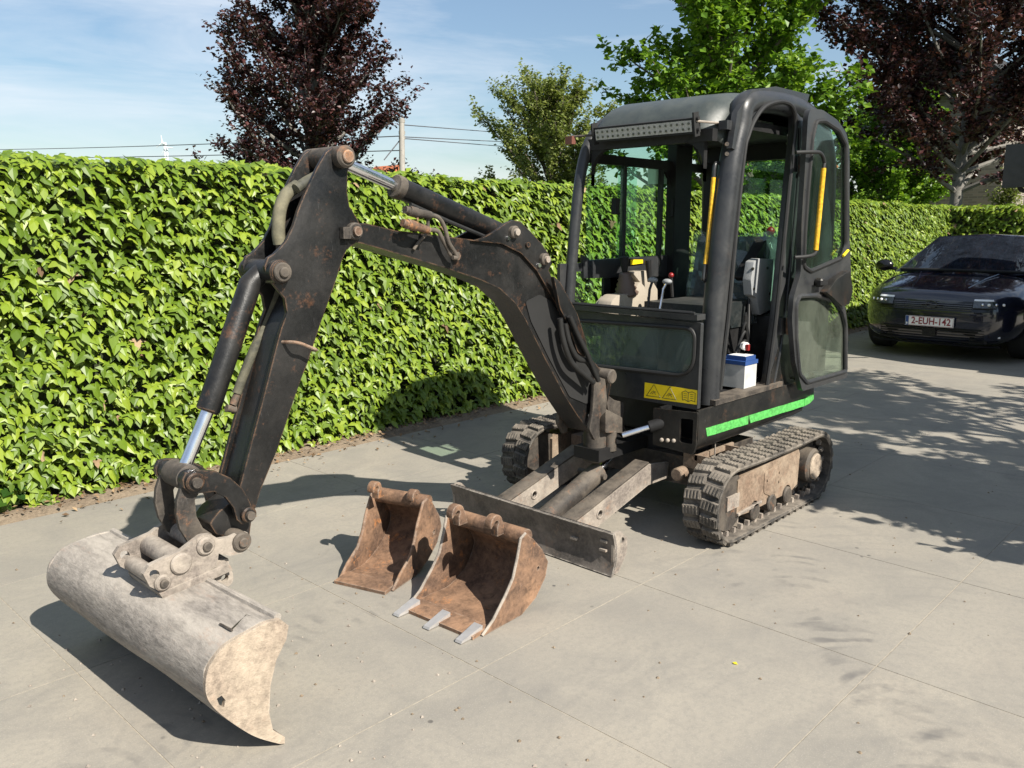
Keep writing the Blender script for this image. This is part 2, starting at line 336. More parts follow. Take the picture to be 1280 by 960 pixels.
def b_tube(bm, pts, rad, n=10, caps=True, flat=1.0):
    pts = [Vector(p) for p in pts]; m = len(pts)
    rads = [rad]*m if not hasattr(rad, '__len__') else rad
    rings = []; u = None
    for i, p in enumerate(pts):
        d = (pts[min(i+1, m-1)]-pts[max(i-1, 0)]).normalized()
        if u is None: u, v = frame_of(d)
        else:
            u = (u-d*u.dot(d)).normalized(); v = d.cross(u).normalized()
        rings.append([bm.verts.new(p+(u*math.cos(2*math.pi*k/n)+v*math.sin(2*math.pi*k/n)*flat)*rads[i]) for k in range(n)])
    for a, b in zip(rings, rings[1:]):
        for k in range(n): bm.faces.new((a[k], a[(k+1) % n], b[(k+1) % n], b[k]))
    if caps: bm.faces.new(rings[0][::-1]); bm.faces.new(rings[-1])
def tube(name, pts, rad, mat, parent=None, n=12, caps=True):
    bm = bmesh.new(); b_tube(bm, pts, rad, n, caps); return fin(name, bm, mat, parent)
def cyl(name, a, b, r, mat, parent=None, n=24, bev=0.):
    a, b = Vector(a), Vector(b); bm = bmesh.new()
    if bev:
        d = (b-a).normalized()*bev; b_tube(bm, [a, a+d*.999, b-d*.999, b], [r-bev, r, r, r-bev], n)
    else: b_tube(bm, [a, b], r, n)
    return fin(name, bm, mat, parent)
def smooth_path(pts, k=6):
    pts = [Vector(p) for p in pts]; out = []
    for i in range(len(pts)-1):
        p0 = pts[max(i-1, 0)]; p1 = pts[i]; p2 = pts[i+1]; p3 = pts[min(i+2, len(pts)-1)]
        for j in range(k):
            t = j/k
            out.append(.5*((2*p1)+(p2-p0)*t+(2*p0-5*p1+4*p2-p3)*t*t+(3*p1-p0-3*p2+p3)*t**3))
    out.append(pts[-1]); return out
def circ(c, r, ax, n=16):
    u, v = frame_of(ax); return [Vector(c)+(u*math.cos(2*math.pi*k/n)+v*math.sin(2*math.pi*k/n))*r for k in range(n)]
def round_poly(pts, r, seg=4):
    """round the corners of a flat outline; r is a number or one number for each corner"""
    pts = [Vector(p) for p in pts]; n = len(pts); out = []
    for i, p in enumerate(pts):
        q = r[i] if hasattr(r, '__len__') else r
        a, b = pts[i-1]-p, pts[(i+1) % n]-p; rr = min(q, a.length*.48, b.length*.48)
        if rr < 1e-4: out.append(p); continue
        p0, p1 = p+a.normalized()*rr, p+b.normalized()*rr
        for j in range(seg+1):
            t = j/seg; out.append(p0*(1-t)**2+p*2*t*(1-t)+p1*t*t)
    return out
def inset(pts, d):
    c = sum((Vector(p) for p in pts), Vector())/len(pts); pts = [Vector(p) for p in pts]; n = len(pts); out = []
    nrm = Vector()
    for i in range(n): nrm += (pts[i]-c).cross(pts[(i+1) % n]-c)
    nrm.normalize()
    for i in range(n):
        t = (pts[(i+1) % n]-pts[i-1]).normalized(); out.append(pts[i]+nrm.cross(t)*d)
    return out
def copyobj(o, parent=None, mtx=None):
    c = o.copy(); COL.objects.link(c)
    if parent is not None:
        c.parent = parent
        c.matrix_parent_inverse = WLOC[parent.name].inverted() if parent.name in WLOC else Matrix()
    if mtx is not None: c.matrix_basis = mtx
    return c
def np_mesh(name, verts, faces, mat, parent=None, smooth=False):
    """verts (N,3), faces (F,k) all of one size k"""
    me = bpy.data.meshes.new(name); F, k = faces.shape
    me.vertices.add(len(verts)); me.vertices.foreach_set('co', np.asarray(verts, np.float32).ravel())
    me.loops.add(F*k); me.loops.foreach_set('vertex_index', faces.astype(np.int32).ravel())
    me.polygons.add(F); me.polygons.foreach_set('loop_start', np.arange(0, F*k, k, dtype=np.int32))
    me.polygons.foreach_set('use_smooth', [smooth]*F)
    me.update(calc_edges=True); me.materials.append(M[mat] if isinstance(mat, str) else mat)
    o = bpy.data.objects.new(name, me); return link(o, parent)

# ================================================================== THE SETTING
rng = np.random.default_rng(7); random.seed(7)
def struct(o): o['kind'] = 'structure'; return o
def sheet(name, x0, x1, y0, y1, z, mat, parent=None):
    bm = bmesh.new(); bm.faces.new([bm.verts.new(p) for p in ((x0, y0, z), (x1, y0, z), (x1, y1, z), (x0, y1, z))])
    return fin(name, bm, mat, parent, smooth=False)
struct(sheet('ground', -900, 1500, -900, 1500, -.05, 'grass'))
YE = 4.70                                              # edge of the concrete in front of the hedge
yard = struct(sheet('concrete_yard', -8, 17.2, -10, YE, -.0016, 'joint'))
XL = [.87+.968*k for k in range(-2, 17)]; YL = [.92+.985*k for k in range(-2, 4)]+[YE]
GAP = .0022
def slab_mesh(w, h):
    bm = bmesh.new(); b_box(bm, (0, 0, -.010), (w, h, 0)); bevel(bm, .0022, 1)
    me = bpy.data.meshes.new('slab'); bm.to_mesh(me); bm.free(); me.materials.append(M['concrete']); return me
cache = {}
for i in range(len(XL)-1):
    for j in range(len(YL)-1):
        w_, h_ = XL[i+1]-XL[i]-2*GAP, YL[j+1]-YL[j]-2*GAP
        key = (round(w_, 3), round(h_, 3))
        if key not in cache: cache[key] = slab_mesh(w_, h_)
        o = bpy.data.objects.new('slab', cache[key]); link(o, yard); o.location = (XL[i]+GAP, YL[j]+GAP, 0)
for (a, b, c, d) in ((-8, XL[0]-GAP, -10, YE), (XL[0]+GAP, 17.2, -10, YL[0]-GAP), (XL[-1]+GAP, 17.2, YL[0]+GAP, YE)):
    o = box('outer_slab', (a, c, -.010), (b, d, 0), 'concrete', yard, bev=0)

# ---- strip of soil along the hedge
nx, ny = 320, 12
gx = np.linspace(-1, 17, nx); gy = np.linspace(YE+.004, 5.6, ny)
X_, Y_ = np.meshgrid(gx, gy, indexing='ij')
Z_ = .008+.022*rng.random(X_.shape)*np.clip((Y_-YE)*8, 0, 1)-.012*(Y_ < YE+.03)
idx = np.arange(nx*ny).reshape(nx, ny)
fc = np.stack([idx[:-1, :-1], idx[1:, :-1], idx[1:, 1:], idx[:-1, 1:]], -1).reshape(-1, 4)
struct(np_mesh('soil_strip', np.stack([X_, Y_, Z_], -1).reshape(-1, 3), fc, 'soil', smooth=True))

# ---- leaves as numpy geometry
IVY = np.array([(0, .02, .06), (0, .17, .0), (.22, .40, -.05), (.68, .24, -.17), (.24, -.01, -.03), (.24, -.31, -.08), (0, -.78, -.16), (-.24, -.31, -.08), (-.24, -.01, -.03), (-.68, .24, -.17), (-.22, .40, -.05)])
IVYF = np.array([(0, i, i+1) for i in range(1, 10)]+[(0, 10, 1)])
SIMPLE = np.array([(0, -.5, 0), (.30, .02, .08), (0, .5, -.06), (-.30, .02, .08)]); SIMPLEF = np.array([(0, 1, 2), (0, 2, 3)])
def basis(nrm, down, roll):
    nrm = nrm/np.linalg.norm(nrm, axis=1, keepdims=True)
    ey = -(down-(down*nrm).sum(1, keepdims=True)*nrm); ey /= np.linalg.norm(ey, axis=1, keepdims=True)+1e-9
    ex = np.cross(ey, nrm); c, s_ = np.cos(roll)[:, None], np.sin(roll)[:, None]
    return ex*c+ey*s_, ey*c-ex*s_, nrm
def leaf_arrays(cen, ex, ey, nz, size, shape, faces):
    V = cen[:, None]+size[:, None, None]*(shape[None, :, 0:1]*ex[:, None]+shape[None, :, 1:2]*ey[:, None]+shape[None, :, 2:3]*nz[:, None])
    F = faces[None]+(np.arange(len(cen))*len(shape))[:, None, None]
    return V.reshape(-1, 3), F.reshape(-1, faces.shape[1])
def lump(a, b, seed=0, f=1.0):
    return (np.sin(a*1.9*f+seed)+np.sin(b*3.1*f+a*.7*f+seed*2)+np.sin(a*4.3*f-b*2.2*f+seed*3)+.6*np.sin(a*8.7*f+b*6.1*f))/3.6

def hedge(name, label, p0, p1, thick, height, dens, size, seed, singles=0, cat='hedge', mat='ivy'):
    """ivy grown over a fence: p0 -> p1 along its near face, body to the left of that direction"""
    rg = np.random.default_rng(seed)
    p0, p1 = np.array(p0, float), np.array(p1, float); Ln = np.linalg.norm(p1-p0); ax = (p1-p0)/Ln; nrm = np.array([ax[1], -ax[0]])
    T = thing(name, label, cat, (*((p0+p1)/2-nrm*thick/2), 0))
    bm = bmesh.new(); q0, q1 = p0-nrm*.13, p1-nrm*.13; r0, r1 = p0-nrm*(thick-.03), p1-nrm*(thick-.03)
    b_prism(bm, [(q0[0], q0[1], 0), (q1[0], q1[1], 0), (r1[0], r1[1], 0), (r0[0], r0[1], 0)], (0, 0, height-.045))
    fin('stems', bm, 'ivydark', T, smooth=False)
    nf = int(Ln*height*dens); s = rg.random(nf)*Ln; z = rg.random(nf)**.97*height+.02
    dpt = lump(s, z, seed)*.028+rg.normal(0, .018, nf)-.075*(rg.random(nf) < .32)
    cen = np.stack([p0[0]+ax[0]*s+nrm[0]*dpt, p0[1]+ax[1]*s+nrm[1]*dpt, z], 1)
    up = rg.uniform(.35, 1.6, nf)+.5*np.clip((z-height+.15)/.15, 0, 1)
    sd = rg.normal(0, .32, nf)
    n3 = np.stack([nrm[0]+ax[0]*sd, nrm[1]+ax[1]*sd, up], 1)
    ntp = int(Ln*thick*dens*.8); s2 = rg.random(ntp)*Ln; d2 = rg.random(ntp)*thick
    z2 = height+lump(s2, d2*4, seed+5)*.035+np.clip(rg.normal(0, .018, ntp), -.05, .03)
    cen2 = np.stack([p0[0]+ax[0]*s2-nrm[0]*d2, p0[1]+ax[1]*s2-nrm[1]*d2, z2], 1)
    n32 = np.stack([rg.normal(0, .45, ntp)+nrm[0]*.5, rg.normal(0, .45, ntp)+nrm[1]*.5, np.ones(ntp)], 1)
    ne = int(thick*height*dens)*2; se = np.where(rg.random(ne) < .5, 0, Ln)+rg.normal(0, .03, ne); de = rg.random(ne)*thick; ze = rg.random(ne)*height
    cen3 = np.stack([p0[0]+ax[0]*se-nrm[0]*de, p0[1]+ax[1]*se-nrm[1]*de, ze], 1); sg = np.where(se > Ln/2, 1, -1)
    n33 = np.stack([ax[0]*sg, ax[1]*sg, rg.uniform(.1, .8, ne)], 1)
    C_ = np.concatenate([cen, cen2, cen3]); N_ = np.concatenate([n3, n32, n33]); n = len(C_)
    down = np.tile([[0, 0, -1.]], (n, 1)); down[nf:nf+ntp] = np.array([nrm[0], nrm[1], -.4])+rg.normal(0, .4, (ntp, 3))
    ex, ey, nz = basis(N_, down, rg.normal(0, .34, n))
    sz = size*np.clip(rg.lognormal(0, .26, n), .5, 1.6)
    one = np.zeros(n, bool)
    if singles:
        # the leaves that show largest: in front, nearest the camera, inside the frame, outermost
        q = C_-np.array([0, 0, CH]); f_, r_, u_ = (np.array(a) for a in (_fw, _rt, _up)); dz = q@f_
        uu = FPX*(q@r_)/dz; vv = FPX*(q@u_)/dz
        ok = (dz > 0) & (abs(uu) < 630) & (abs(vv) < 470); ok[nf:] = False
        ok[:nf] &= dpt > np.median(dpt)
        sc = np.where(ok, sz/dz, -1); one[np.argsort(-sc)[:singles]] = True
        lm = bpy.data.meshes.new('leaf'); lm.from_pydata([tuple(v) for v in IVY], [], [tuple(int(k) for k in f) for f in IVYF]); lm.materials.append(M[mat])
        for i in np.nonzero(one)[0]:
            o = bpy.data.objects.new('leaf', lm); COL.objects.link(o); o.parent = T
            mt = Matrix(((ex[i, 0]*sz[i], ey[i, 0]*sz[i], nz[i, 0]*sz[i], C_[i, 0]), (ex[i, 1]*sz[i], ey[i, 1]*sz[i], nz[i, 1]*sz[i], C_[i, 1]), (ex[i, 2]*sz[i], ey[i, 2]*sz[i], nz[i, 2]*sz[i], C_[i, 2]), (0, 0, 0, 1)))
            o.matrix_parent_inverse = WLOC[T.name].inverted(); o.matrix_basis = mt
    dry = (rg.random(n) < .006) & ~one
    V, F = leaf_arrays(C_[dry], ex[dry], ey[dry], nz[dry], sz[dry], IVY, IVYF); np_mesh('dry_leaves', V, F, 'litter', T)['kind'] = 'stuff'
    k = ~one & ~dry
    V, F = leaf_arrays(C_[k], ex[k], ey[k], nz[k], sz[k], IVY, IVYF)
    o = np_mesh('foliage', V, F, mat, T); o['kind'] = 'stuff'
    return T
hedge('ivy_hedge', 'long clipped wall of bright green ivy behind the excavator', (.2, 4.87), (16.6, 4.87), .45, 1.86, 1050, .064, 3, 300)
hedge('ivy_hedge', 'shaded dark ivy hedge running across behind the black car', (17.2, 5.35), (17.2, -3), .5, 1.88, 330, .09, 4)

# ---- dry leaf litter and debris
n = 2600
cx = rng.uniform(-.5, 16, n); cy = YE+.02+rng.normal(.09, .09, n); sp = rng.random(n) < .10; cy[sp] -= rng.random(sp.sum())*.35
cz = np.where(cy < YE, .006, .030)+rng.random(n)*.012
nn = rng.normal(0, .45, (n, 3)); nn[:, 2] = 1
ex, ey, nz = basis(nn, rng.normal(0, 1, (n, 3)), np.zeros(n))
V, F = leaf_arrays(np.stack([cx, cy, cz], 1), ex, ey, nz, rng.uniform(.012, .042, n), SIMPLE, SIMPLEF)
o = np_mesh('leaf_litter', V, F, 'litter'); tag(o, 'dry brown leaves lying along the foot of the ivy hedge', 'leaf litter', kind='stuff')
def chips(name, label, n, mat, pts, s0, s1):
    shape = np.array([(-.5, -.4, 0), (.55, -.35, 0), (.4, .5, 0), (-.45, .35, 0), (.05, .0, .55)]); fcs = np.array([(0, 1, 4), (1, 2, 4), (2, 3, 4), (3, 0, 4)])
    nn = rng.normal(0, .12, (n, 3)); nn[:, 2] = 1; ex, ey, nz = basis(nn, rng.normal(0, 1, (n, 3)), np.zeros(n))
    V, F = leaf_arrays(pts, ex, ey, nz, rng.uniform(s0, s1, n), shape, fcs)
    o = np_mesh(name, V, F, mat); tag(o, label, 'debris', kind='stuff')
n = 300; chips('grit', 'dark specks of grit scattered over the concrete', n, 'soil', np.stack([rng.uniform(.3, 6, n), rng.uniform(.4, 4.3, n), np.full(n, .001)], 1), .004, .013)
n = 170; a_ = rng.normal(0, 1, (n, 2)); chips('earth_crumbs', 'pale crumbs of dry earth around the ditching bucket', n, 'pale', np.stack([1.2+a_[:, 0]*.35, 2.4+a_[:, 1]*.65, np.full(n, .001)], 1), .004, .014)
lp = U(919, 829, z=.004)
V, F = leaf_arrays(np.array([tuple(lp)]), np.array([[1, 0, .2]]), np.array([[0, 1, .1]]), np.array([[0, -.1, 1.]]), np.array([.022]), SIMPLE, SIMPLEF)
tag(np_mesh('fallen_leaf', V, F, 'yellowleaf'), 'tiny bright yellow leaf lying on bare concrete in the foreground', 'leaf')
# weed at the foot of the hedge
wb = U(16, 640, z=0); W = thing('weed', 'broad-leaved dark green weed at the left foot of the hedge', 'plant', wb)
n = 16; an = rng.uniform(0, 6.28, n); el = rng.uniform(.5, 1.3, n); ln = rng.uniform(.05, .13, n)
wc = np.stack([wb.x+np.cos(an)*np.cos(el)*ln, wb.y+np.sin(an)*np.cos(el)*ln, .02+np.sin(el)*ln], 1)
wn_ = np.stack([-np.cos(an)*.3+.0, -np.sin(an)*.3-.6, np.ones(n)], 1)
ex, ey, nz = basis(wn_, -np.stack([np.cos(an), np.sin(an), np.zeros(n)], 1), np.zeros(n))
V, F = leaf_arrays(wc, ex, ey, nz, rng.uniform(.06, .11, n), SIMPLE*np.array([1.25, 1, 1]), SIMPLEF); np_mesh('leaves', V, F, 'dkgreen', W)
bm = bmesh.new()
for i in range(n): b_tube(bm, [wb, Vector(wc[i])], [.004, .002], 5)
fin('stalks', bm, 'dkgreen', W)

# ---- trees
def tree(name, label, base, H, tr, h0, env, nlimb, nleaf, ls, leafmat, bark, seed, el0=.2, el1=1.1, droop=0., cat='tree', spread=.75, tw=(.22, .5), kt=7, jit=.05):
    rg = np.random.default_rng(seed); base = Vector(base)
    T = thing(name, label, cat, base)
    tp = [base+Vector((0, 0, -.05))]; wob = rg.normal(0, .05, (8, 2))
    for i in range(1, 9): tp.append(base+Vector((wob[i-1][0]*i/4, wob[i-1][1]*i/4, H*.95*i/8)))
    tpath = smooth_path(tp, 3); m = len(tpath)
    bm = bmesh.new(); b_tube(bm, tpath, [tr*(1.25 if i == 0 else 1)*(1-.9*i/(m-1))+.006 for i in range(m)], 10); fin('trunk', bm, bark, T)
    bm = bmesh.new(); P0, P1 = [], []
    for i in range(nlimb):
        t = h0+(1-h0)*((i+rg.random())/nlimb)**.92*.97; az = i*2.399+rg.normal(0, .35)
        k = min(int(t/.95*(m-1)), m-1); st = tpath[k]
        ln = env(t)*rg.uniform(.7, 1.15); e0 = el0+(el1-el0)*t+rg.normal(0, .12)
        d = Vector((math.cos(az)*math.cos(e0), math.sin(az)*math.cos(e0), math.sin(e0)))
        pts = [st]; dd = d.copy()
        for j in range(5):
            dd = (dd+Vector(rg.normal(0, .10, 3))+Vector((0, 0, .07-droop*j*.12))).normalized(); pts.append(pts[-1]+dd*ln/5)
        r0 = max(.008, tr*.42*(1-t)+.01)
        b_tube(bm, pts, [r0*(1-.85*j/5) for j in range(6)], 6)
        ntw = max(4, int(ln*kt))
        for q in range(ntw):
            s = rg.uniform(.12, 1.)**.8; f = s*5; j = min(int(f), 4); p = pts[j].lerp(pts[j+1], f-j)
            ld = (pts[j+1]-pts[j]).normalized()
            v = Vector(rg.normal(0, spread, 3)); v.z = v.z*.6+.25-droop
            td = (ld*.9+v).normalized(); l2 = rg.uniform(*tw)*(.4+.6*min(1, env(t)))*(1.15-.4*s)
            p2 = p+td*l2; mid = p.lerp(p2, .5)+Vector(rg.normal(0, .02, 3))
            b_tube(bm, [p, mid, p2], [r0*.25*(1-.6*s)+.003, .004, .002], 3, caps=False)
            P0 += [p, mid]; P1 += [mid, p2]
    fin('branches', bm, bark, T)
    A = np.array([tuple(p) for p in P0]); B = np.array([tuple(p) for p in P1]); ln = np.linalg.norm(B-A, axis=1)
    pick = rg.choice(len(A), nleaf, p=ln/ln.sum()); tt = rg.random(nleaf)[:, None]
    cen = A[pick]*(1-tt)+B[pick]*tt+rg.normal(0, jit, (nleaf, 3))
    nn = rg.normal(0, .7, (nleaf, 3)); nn[:, 2] = abs(nn[:, 2])+.45
    ex, ey, nz = basis(nn, -(B-A)[pick]+rg.normal(0, .3, (nleaf, 3)), rg.normal(0, .6, nleaf))
    V, F = leaf_arrays(cen, ex, ey, nz, ls*rg.uniform(.6, 1.3, nleaf), SIMPLE*np.array([1.25, 1, 1]), SIMPLEF)
    o = np_mesh('crown', V, F, leafmat, T); o['kind'] = 'stuff'
    return T
def at(u, d, z=0.): p = U(u, 285, d=d); return Vector((p.x, p.y, z))
tree('copper_beech', 'dark purple copper beech rising above the hedge left of the boom', at(392, 14.5), 8.2, .13, .16, lambda t: 1.92*(1-.75*max(0, t-.28))*min(1, .6+2.2*t), 130, 76000, .076, 'copper', 'barkgrey', 11, el0=.22, el1=1.05, tw=(.3, .8), spread=.5, kt=9, jit=.05)
tree('willow_tree', 'small pale yellow-green bushy tree left of the cab roof', at(692, 21), 5.1, .10, .10, lambda t: 2.5*math.sin(min(1, t*1.05+.12)*math.pi)**.6+.15, 95, 36000, .085, 'willow', 'bark', 12, el0=.5, el1=1.2, spread=.6, tw=(.3, .7))
tree('far_shrub', 'grey-green round shrub far off beyond the hedge, near the wires', at(604, 42), 3.9, .1, .1, lambda t: 1.1*math.sin(min(1, t+.1)*math.pi)**.5+.1, 30, 5000, .12, 'dkgreen', 'bark', 13)
tree('maple_tree', 'tall bright green tree directly behind the cab roof', at(900, 15), 8.6, .17, .22, lambda t: 2.15*math.sin(min(1, .18+t*.86)*math.pi)**.5+.2, 90, 44000, .125, 'maple', 'bark', 14, el0=.15, el1=1.1, spread=.7, tw=(.3, .7), jit=.07)
tree('maple_tree', 'slim green tree with dark trunk between the cab door and the purple tree', at(1112, 22), 4.4, .13, .13, lambda t: 1.7*math.sin(min(1, .22+t*.8)*math.pi)**.5+.2, 60, 24000, .12, 'maple', 'bark', 15, el0=.1, el1=1.1, spread=.7, tw=(.3, .7), jit=.07)
tree('copper_beech', 'large dark purple tree with grey trunk above the parked car', at(1193, 16.5), 9.2, .14, .25, lambda t: 3.4*math.sin(min(1, .14+t*.82)*math.pi)**.55+.2, 130, 100000, .10, 'copper', 'barkgrey', 16, el0=.0, el1=1.0, spread=.6, tw=(.35, .9), jit=.06, droop=.04)
tree('background_tree', 'dark green tree mass low behind the far end of the ivy hedge', at(1080, 27), 4.6, .14, .08, lambda t: 2.0*math.sin(min(1, .2+t*.75)*math.pi)**.5+.2, 60, 24000, .15, 'dkgreen', 'bark', 17, el0=.2, spread=.8)
tree('background_tree', 'green tree seen through the cab windows behind the hedge', at(940, 24), 5.2, .14, .10, lambda t: 2.2*math.sin(min(1, .2+t*.75)*math.pi)**.5+.2, 60, 24000, .15, 'maple', 'bark', 18, el0=.2, spread=.8)
tree('garden_bush', 'small rounded yellow-green bush in front of the brick house', at(1258, 21), 2.75, .05, .55, lambda t: .48*math.sin(min(1, .1+t*.85)*math.pi)**.5+.05, 34, 3500, .06, 'willow', 'bark', 19, cat='bush', kt=14)
# the tree on the sunny side of the yard whose shade falls beside the tracks
tree('yard_tree', 'leafy tree whose dappled shade falls right of the tracks', (6.7, -1.75, 0), 5.6, .11, .36, lambda t: 2.1*math.sin(min(1, .25+t*.72)*math.pi)**.6+.1, 46, 9500, .12, 'maple', 'bark', 21, el0=.0, el1=.9, spread=.55, tw=(.35, .9), kt=5, jit=.06)
tree('added_shade_shrub', 'unseen dense shrub added to cast the solid shade at the right edge', (4.95, -.75, 0), 2.2, .06, .12, lambda t: .8*math.sin(min(1, .2+t*.72)*math.pi)**.4+.1, 60, 20000, .11, 'dkgreen', 'bark', 22, cat='shrub', kt=16)  # unseen shrub, added only to throw the solid block of shade

# ---- brick house at the far right
hc = Vector((25, 6.15, 0)); HB = thing('brick_house', 'grey-brown brick house behind the purple tree at the right', 'house', hc)
box('wall', (25, 6.15, 0), (37, 9.2, 5.0), 'brick', HB, bev=0)
bm = bmesh.new(); b_prism(bm, [(24.7, 5.8, 5.0), (24.7, 9.5, 5.0), (24.7, 7.7, 6.6)], (12.6, 0, 0)); fin('roof', bm, 'matte', HB, smooth=False)
for k, xw in enumerate((27.6, 31.5)):
    wd = box('window', (xw, 6.09, 2.35), (xw+1.2, 6.148, 3.6), 'gloss', HB, bev=.01)
    box('sill', (xw-.1, 5.98, 2.24), (xw+1.3, 6.146, 2.345), 'polewood', wd, bev=.01)
    box('frame', (xw+.55, 6.06, 2.36), (xw+.65, 6.088, 3.59), 'white', wd, bev=0)
box('vent', (25.4, 6.11, 2.05), (25.6, 6.148, 2.3), 'matte', HB, bev=.01)
box('downpipe_band', (25.02, 6.10, 2.95), (25.3, 6.148, 3.05), 'polewood', HB, bev=.01)
# ---- far house with an orange roof, wind turbines, pole and wires
p = at(486, 62); FH = thing('far_house', 'orange roof just showing over the hedge beside the utility pole', 'house', p)
box('wall', (p.x-1.2, p.y-1.2, 0), (p.x+1.2, p.y+1.2, 4.6), 'white', FH, bev=0)
bm = bmesh.new(); b_prism(bm, [(p.x-1.5, p.y-1.5, 4.5), (p.x+1.5, p.y-1.5, 4.5), (p.x, p.y-1.5, 6.0)], (0, 3.0, 0)); fin('roof', bm, 'terracotta', FH, smooth=False)
p = at(950, 36); FH2 = thing('neighbour_house', 'red tiled roof glimpsed through the cab door opening', 'house', p)
box('wall', (p.x-.5, p.y-1.6, 0), (p.x+3, p.y+1.6, 4.2), 'brick', FH2, bev=0)
bm = bmesh.new(); b_prism(bm, [(p.x-.8, p.y-1.9, 4.1), (p.x+3.3, p.y-1.9, 4.1), (p.x+1.2, p.y-1.9, 5.6)], (0, 3.8, 0)); fin('roof', bm, 'terracotta', FH2, smooth=False)
for u, d in ((213, 900), (216, 1500)):
    p = at(u, d); hub = Vector((p.x, p.y, CH+(285-183 if d < 1000 else 285-188)*d/FPX)); sc_ = d/900
    WT = thing('wind_turbine', 'tiny white wind turbine on the left horizon, '+('the nearer one' if d < 1000 else 'the farther one'), 'wind turbine', p)
    tube('tower', [p, hub], [1.6*sc_, 1.0*sc_], 'turbine', WT, 8)
    box('nacelle', (hub.x-1.6, hub.y-1.6, hub.z-1.2), (hub.x+1.6, hub.y+1.6, hub.z+1.2), 'turbine', WT, bev=.3)
    for k in range(3):
        a = R(95+k*120+(20 if d > 1000 else 0)); e = hub-_hd*5+(_rt*math.cos(a)+Vector((0, 0, 1))*math.sin(a))*8*sc_
        tube('rotor_blade', [hub-_hd*5, e], [.75*sc_, .3*sc_], 'turbine', WT, 6)
pp = at(502, 13.6); UP = thing('utility_pole', 'slim concrete utility pole right of the left purple tree', 'utility pole', pp)
ptop = U(502, 148, d=13.6)
tube('post', [pp, ptop], [.062, .045], 'polewood', UP, 10)
for k, dz in enumerate((-.07, -.25, -.33)):
    cyl('insulator', (ptop.x, ptop.y, ptop.z+dz), (ptop.x, ptop.y, ptop.z+dz+.05), .055, 'polewood', UP, 10)
e0 = U(600, 172, d=30.4)
tube('stay', [ptop+Vector((0, 0, -.3)), U(480, 200, d=13.6)], .01, 'wire', UP, 6)
def wire(label, a, b, sag):
    pts = [a.lerp(b, i/14)+Vector((0, 0, -sag*4*(i/14)*(1-i/14))) for i in range(15)]
    tag(tube('overhead_wire', pts, .0085, 'wire', None, 5), label, 'wire', 'overhead wires')
wire('topmost overhead wire running right from the utility pole', U(503, 156, d=13.6), U(800, 178, d=160), .06)
wire('middle overhead wire running right from the utility pole', U(503, 171, d=13.6), U(800, 184, d=160), .06)
wire('lowest overhead wire running right from the utility pole', U(503, 173, d=13.6), U(800, 195, d=160), .06)
wire('overhead wire running left above the ivy hedge', U(502, 170, d=13.6), U(-160, 187, d=30), .09)
wire('faint lower overhead wire at the left behind the purple tree', U(502, 188, d=13.6), U(-160, 198, d=30), .06)

# ================================================================== MINI EXCAVATOR
EX = thing('mini_excavator', 'black mini excavator with open cab door, green side stripe and wide ditching bucket', 'excavator', (3.95, 2.53, 0))
YM = 2.53
def pin(parent, c, y0, y1, r, mat='grime', name='pin'):
    o = cyl(name, (c.x, y0, c.z), (c.x, y1, c.z), r, mat, parent, 20, bev=.004)
    bm = bmesh.new(); b_tube(bm, [(c.x, y0+.002, c.z), (c.x, y0-.012, c.z)], r*.55, 12); bevel(bm, .002, 1)
    return o, bm
def pin2(parent, c, y0, y1, r, mat='grime', capmat='grime'):
    o, bm = pin(parent, c, y0, y1, r, mat); fin('pin_cap', bm, capmat, o)
    return o

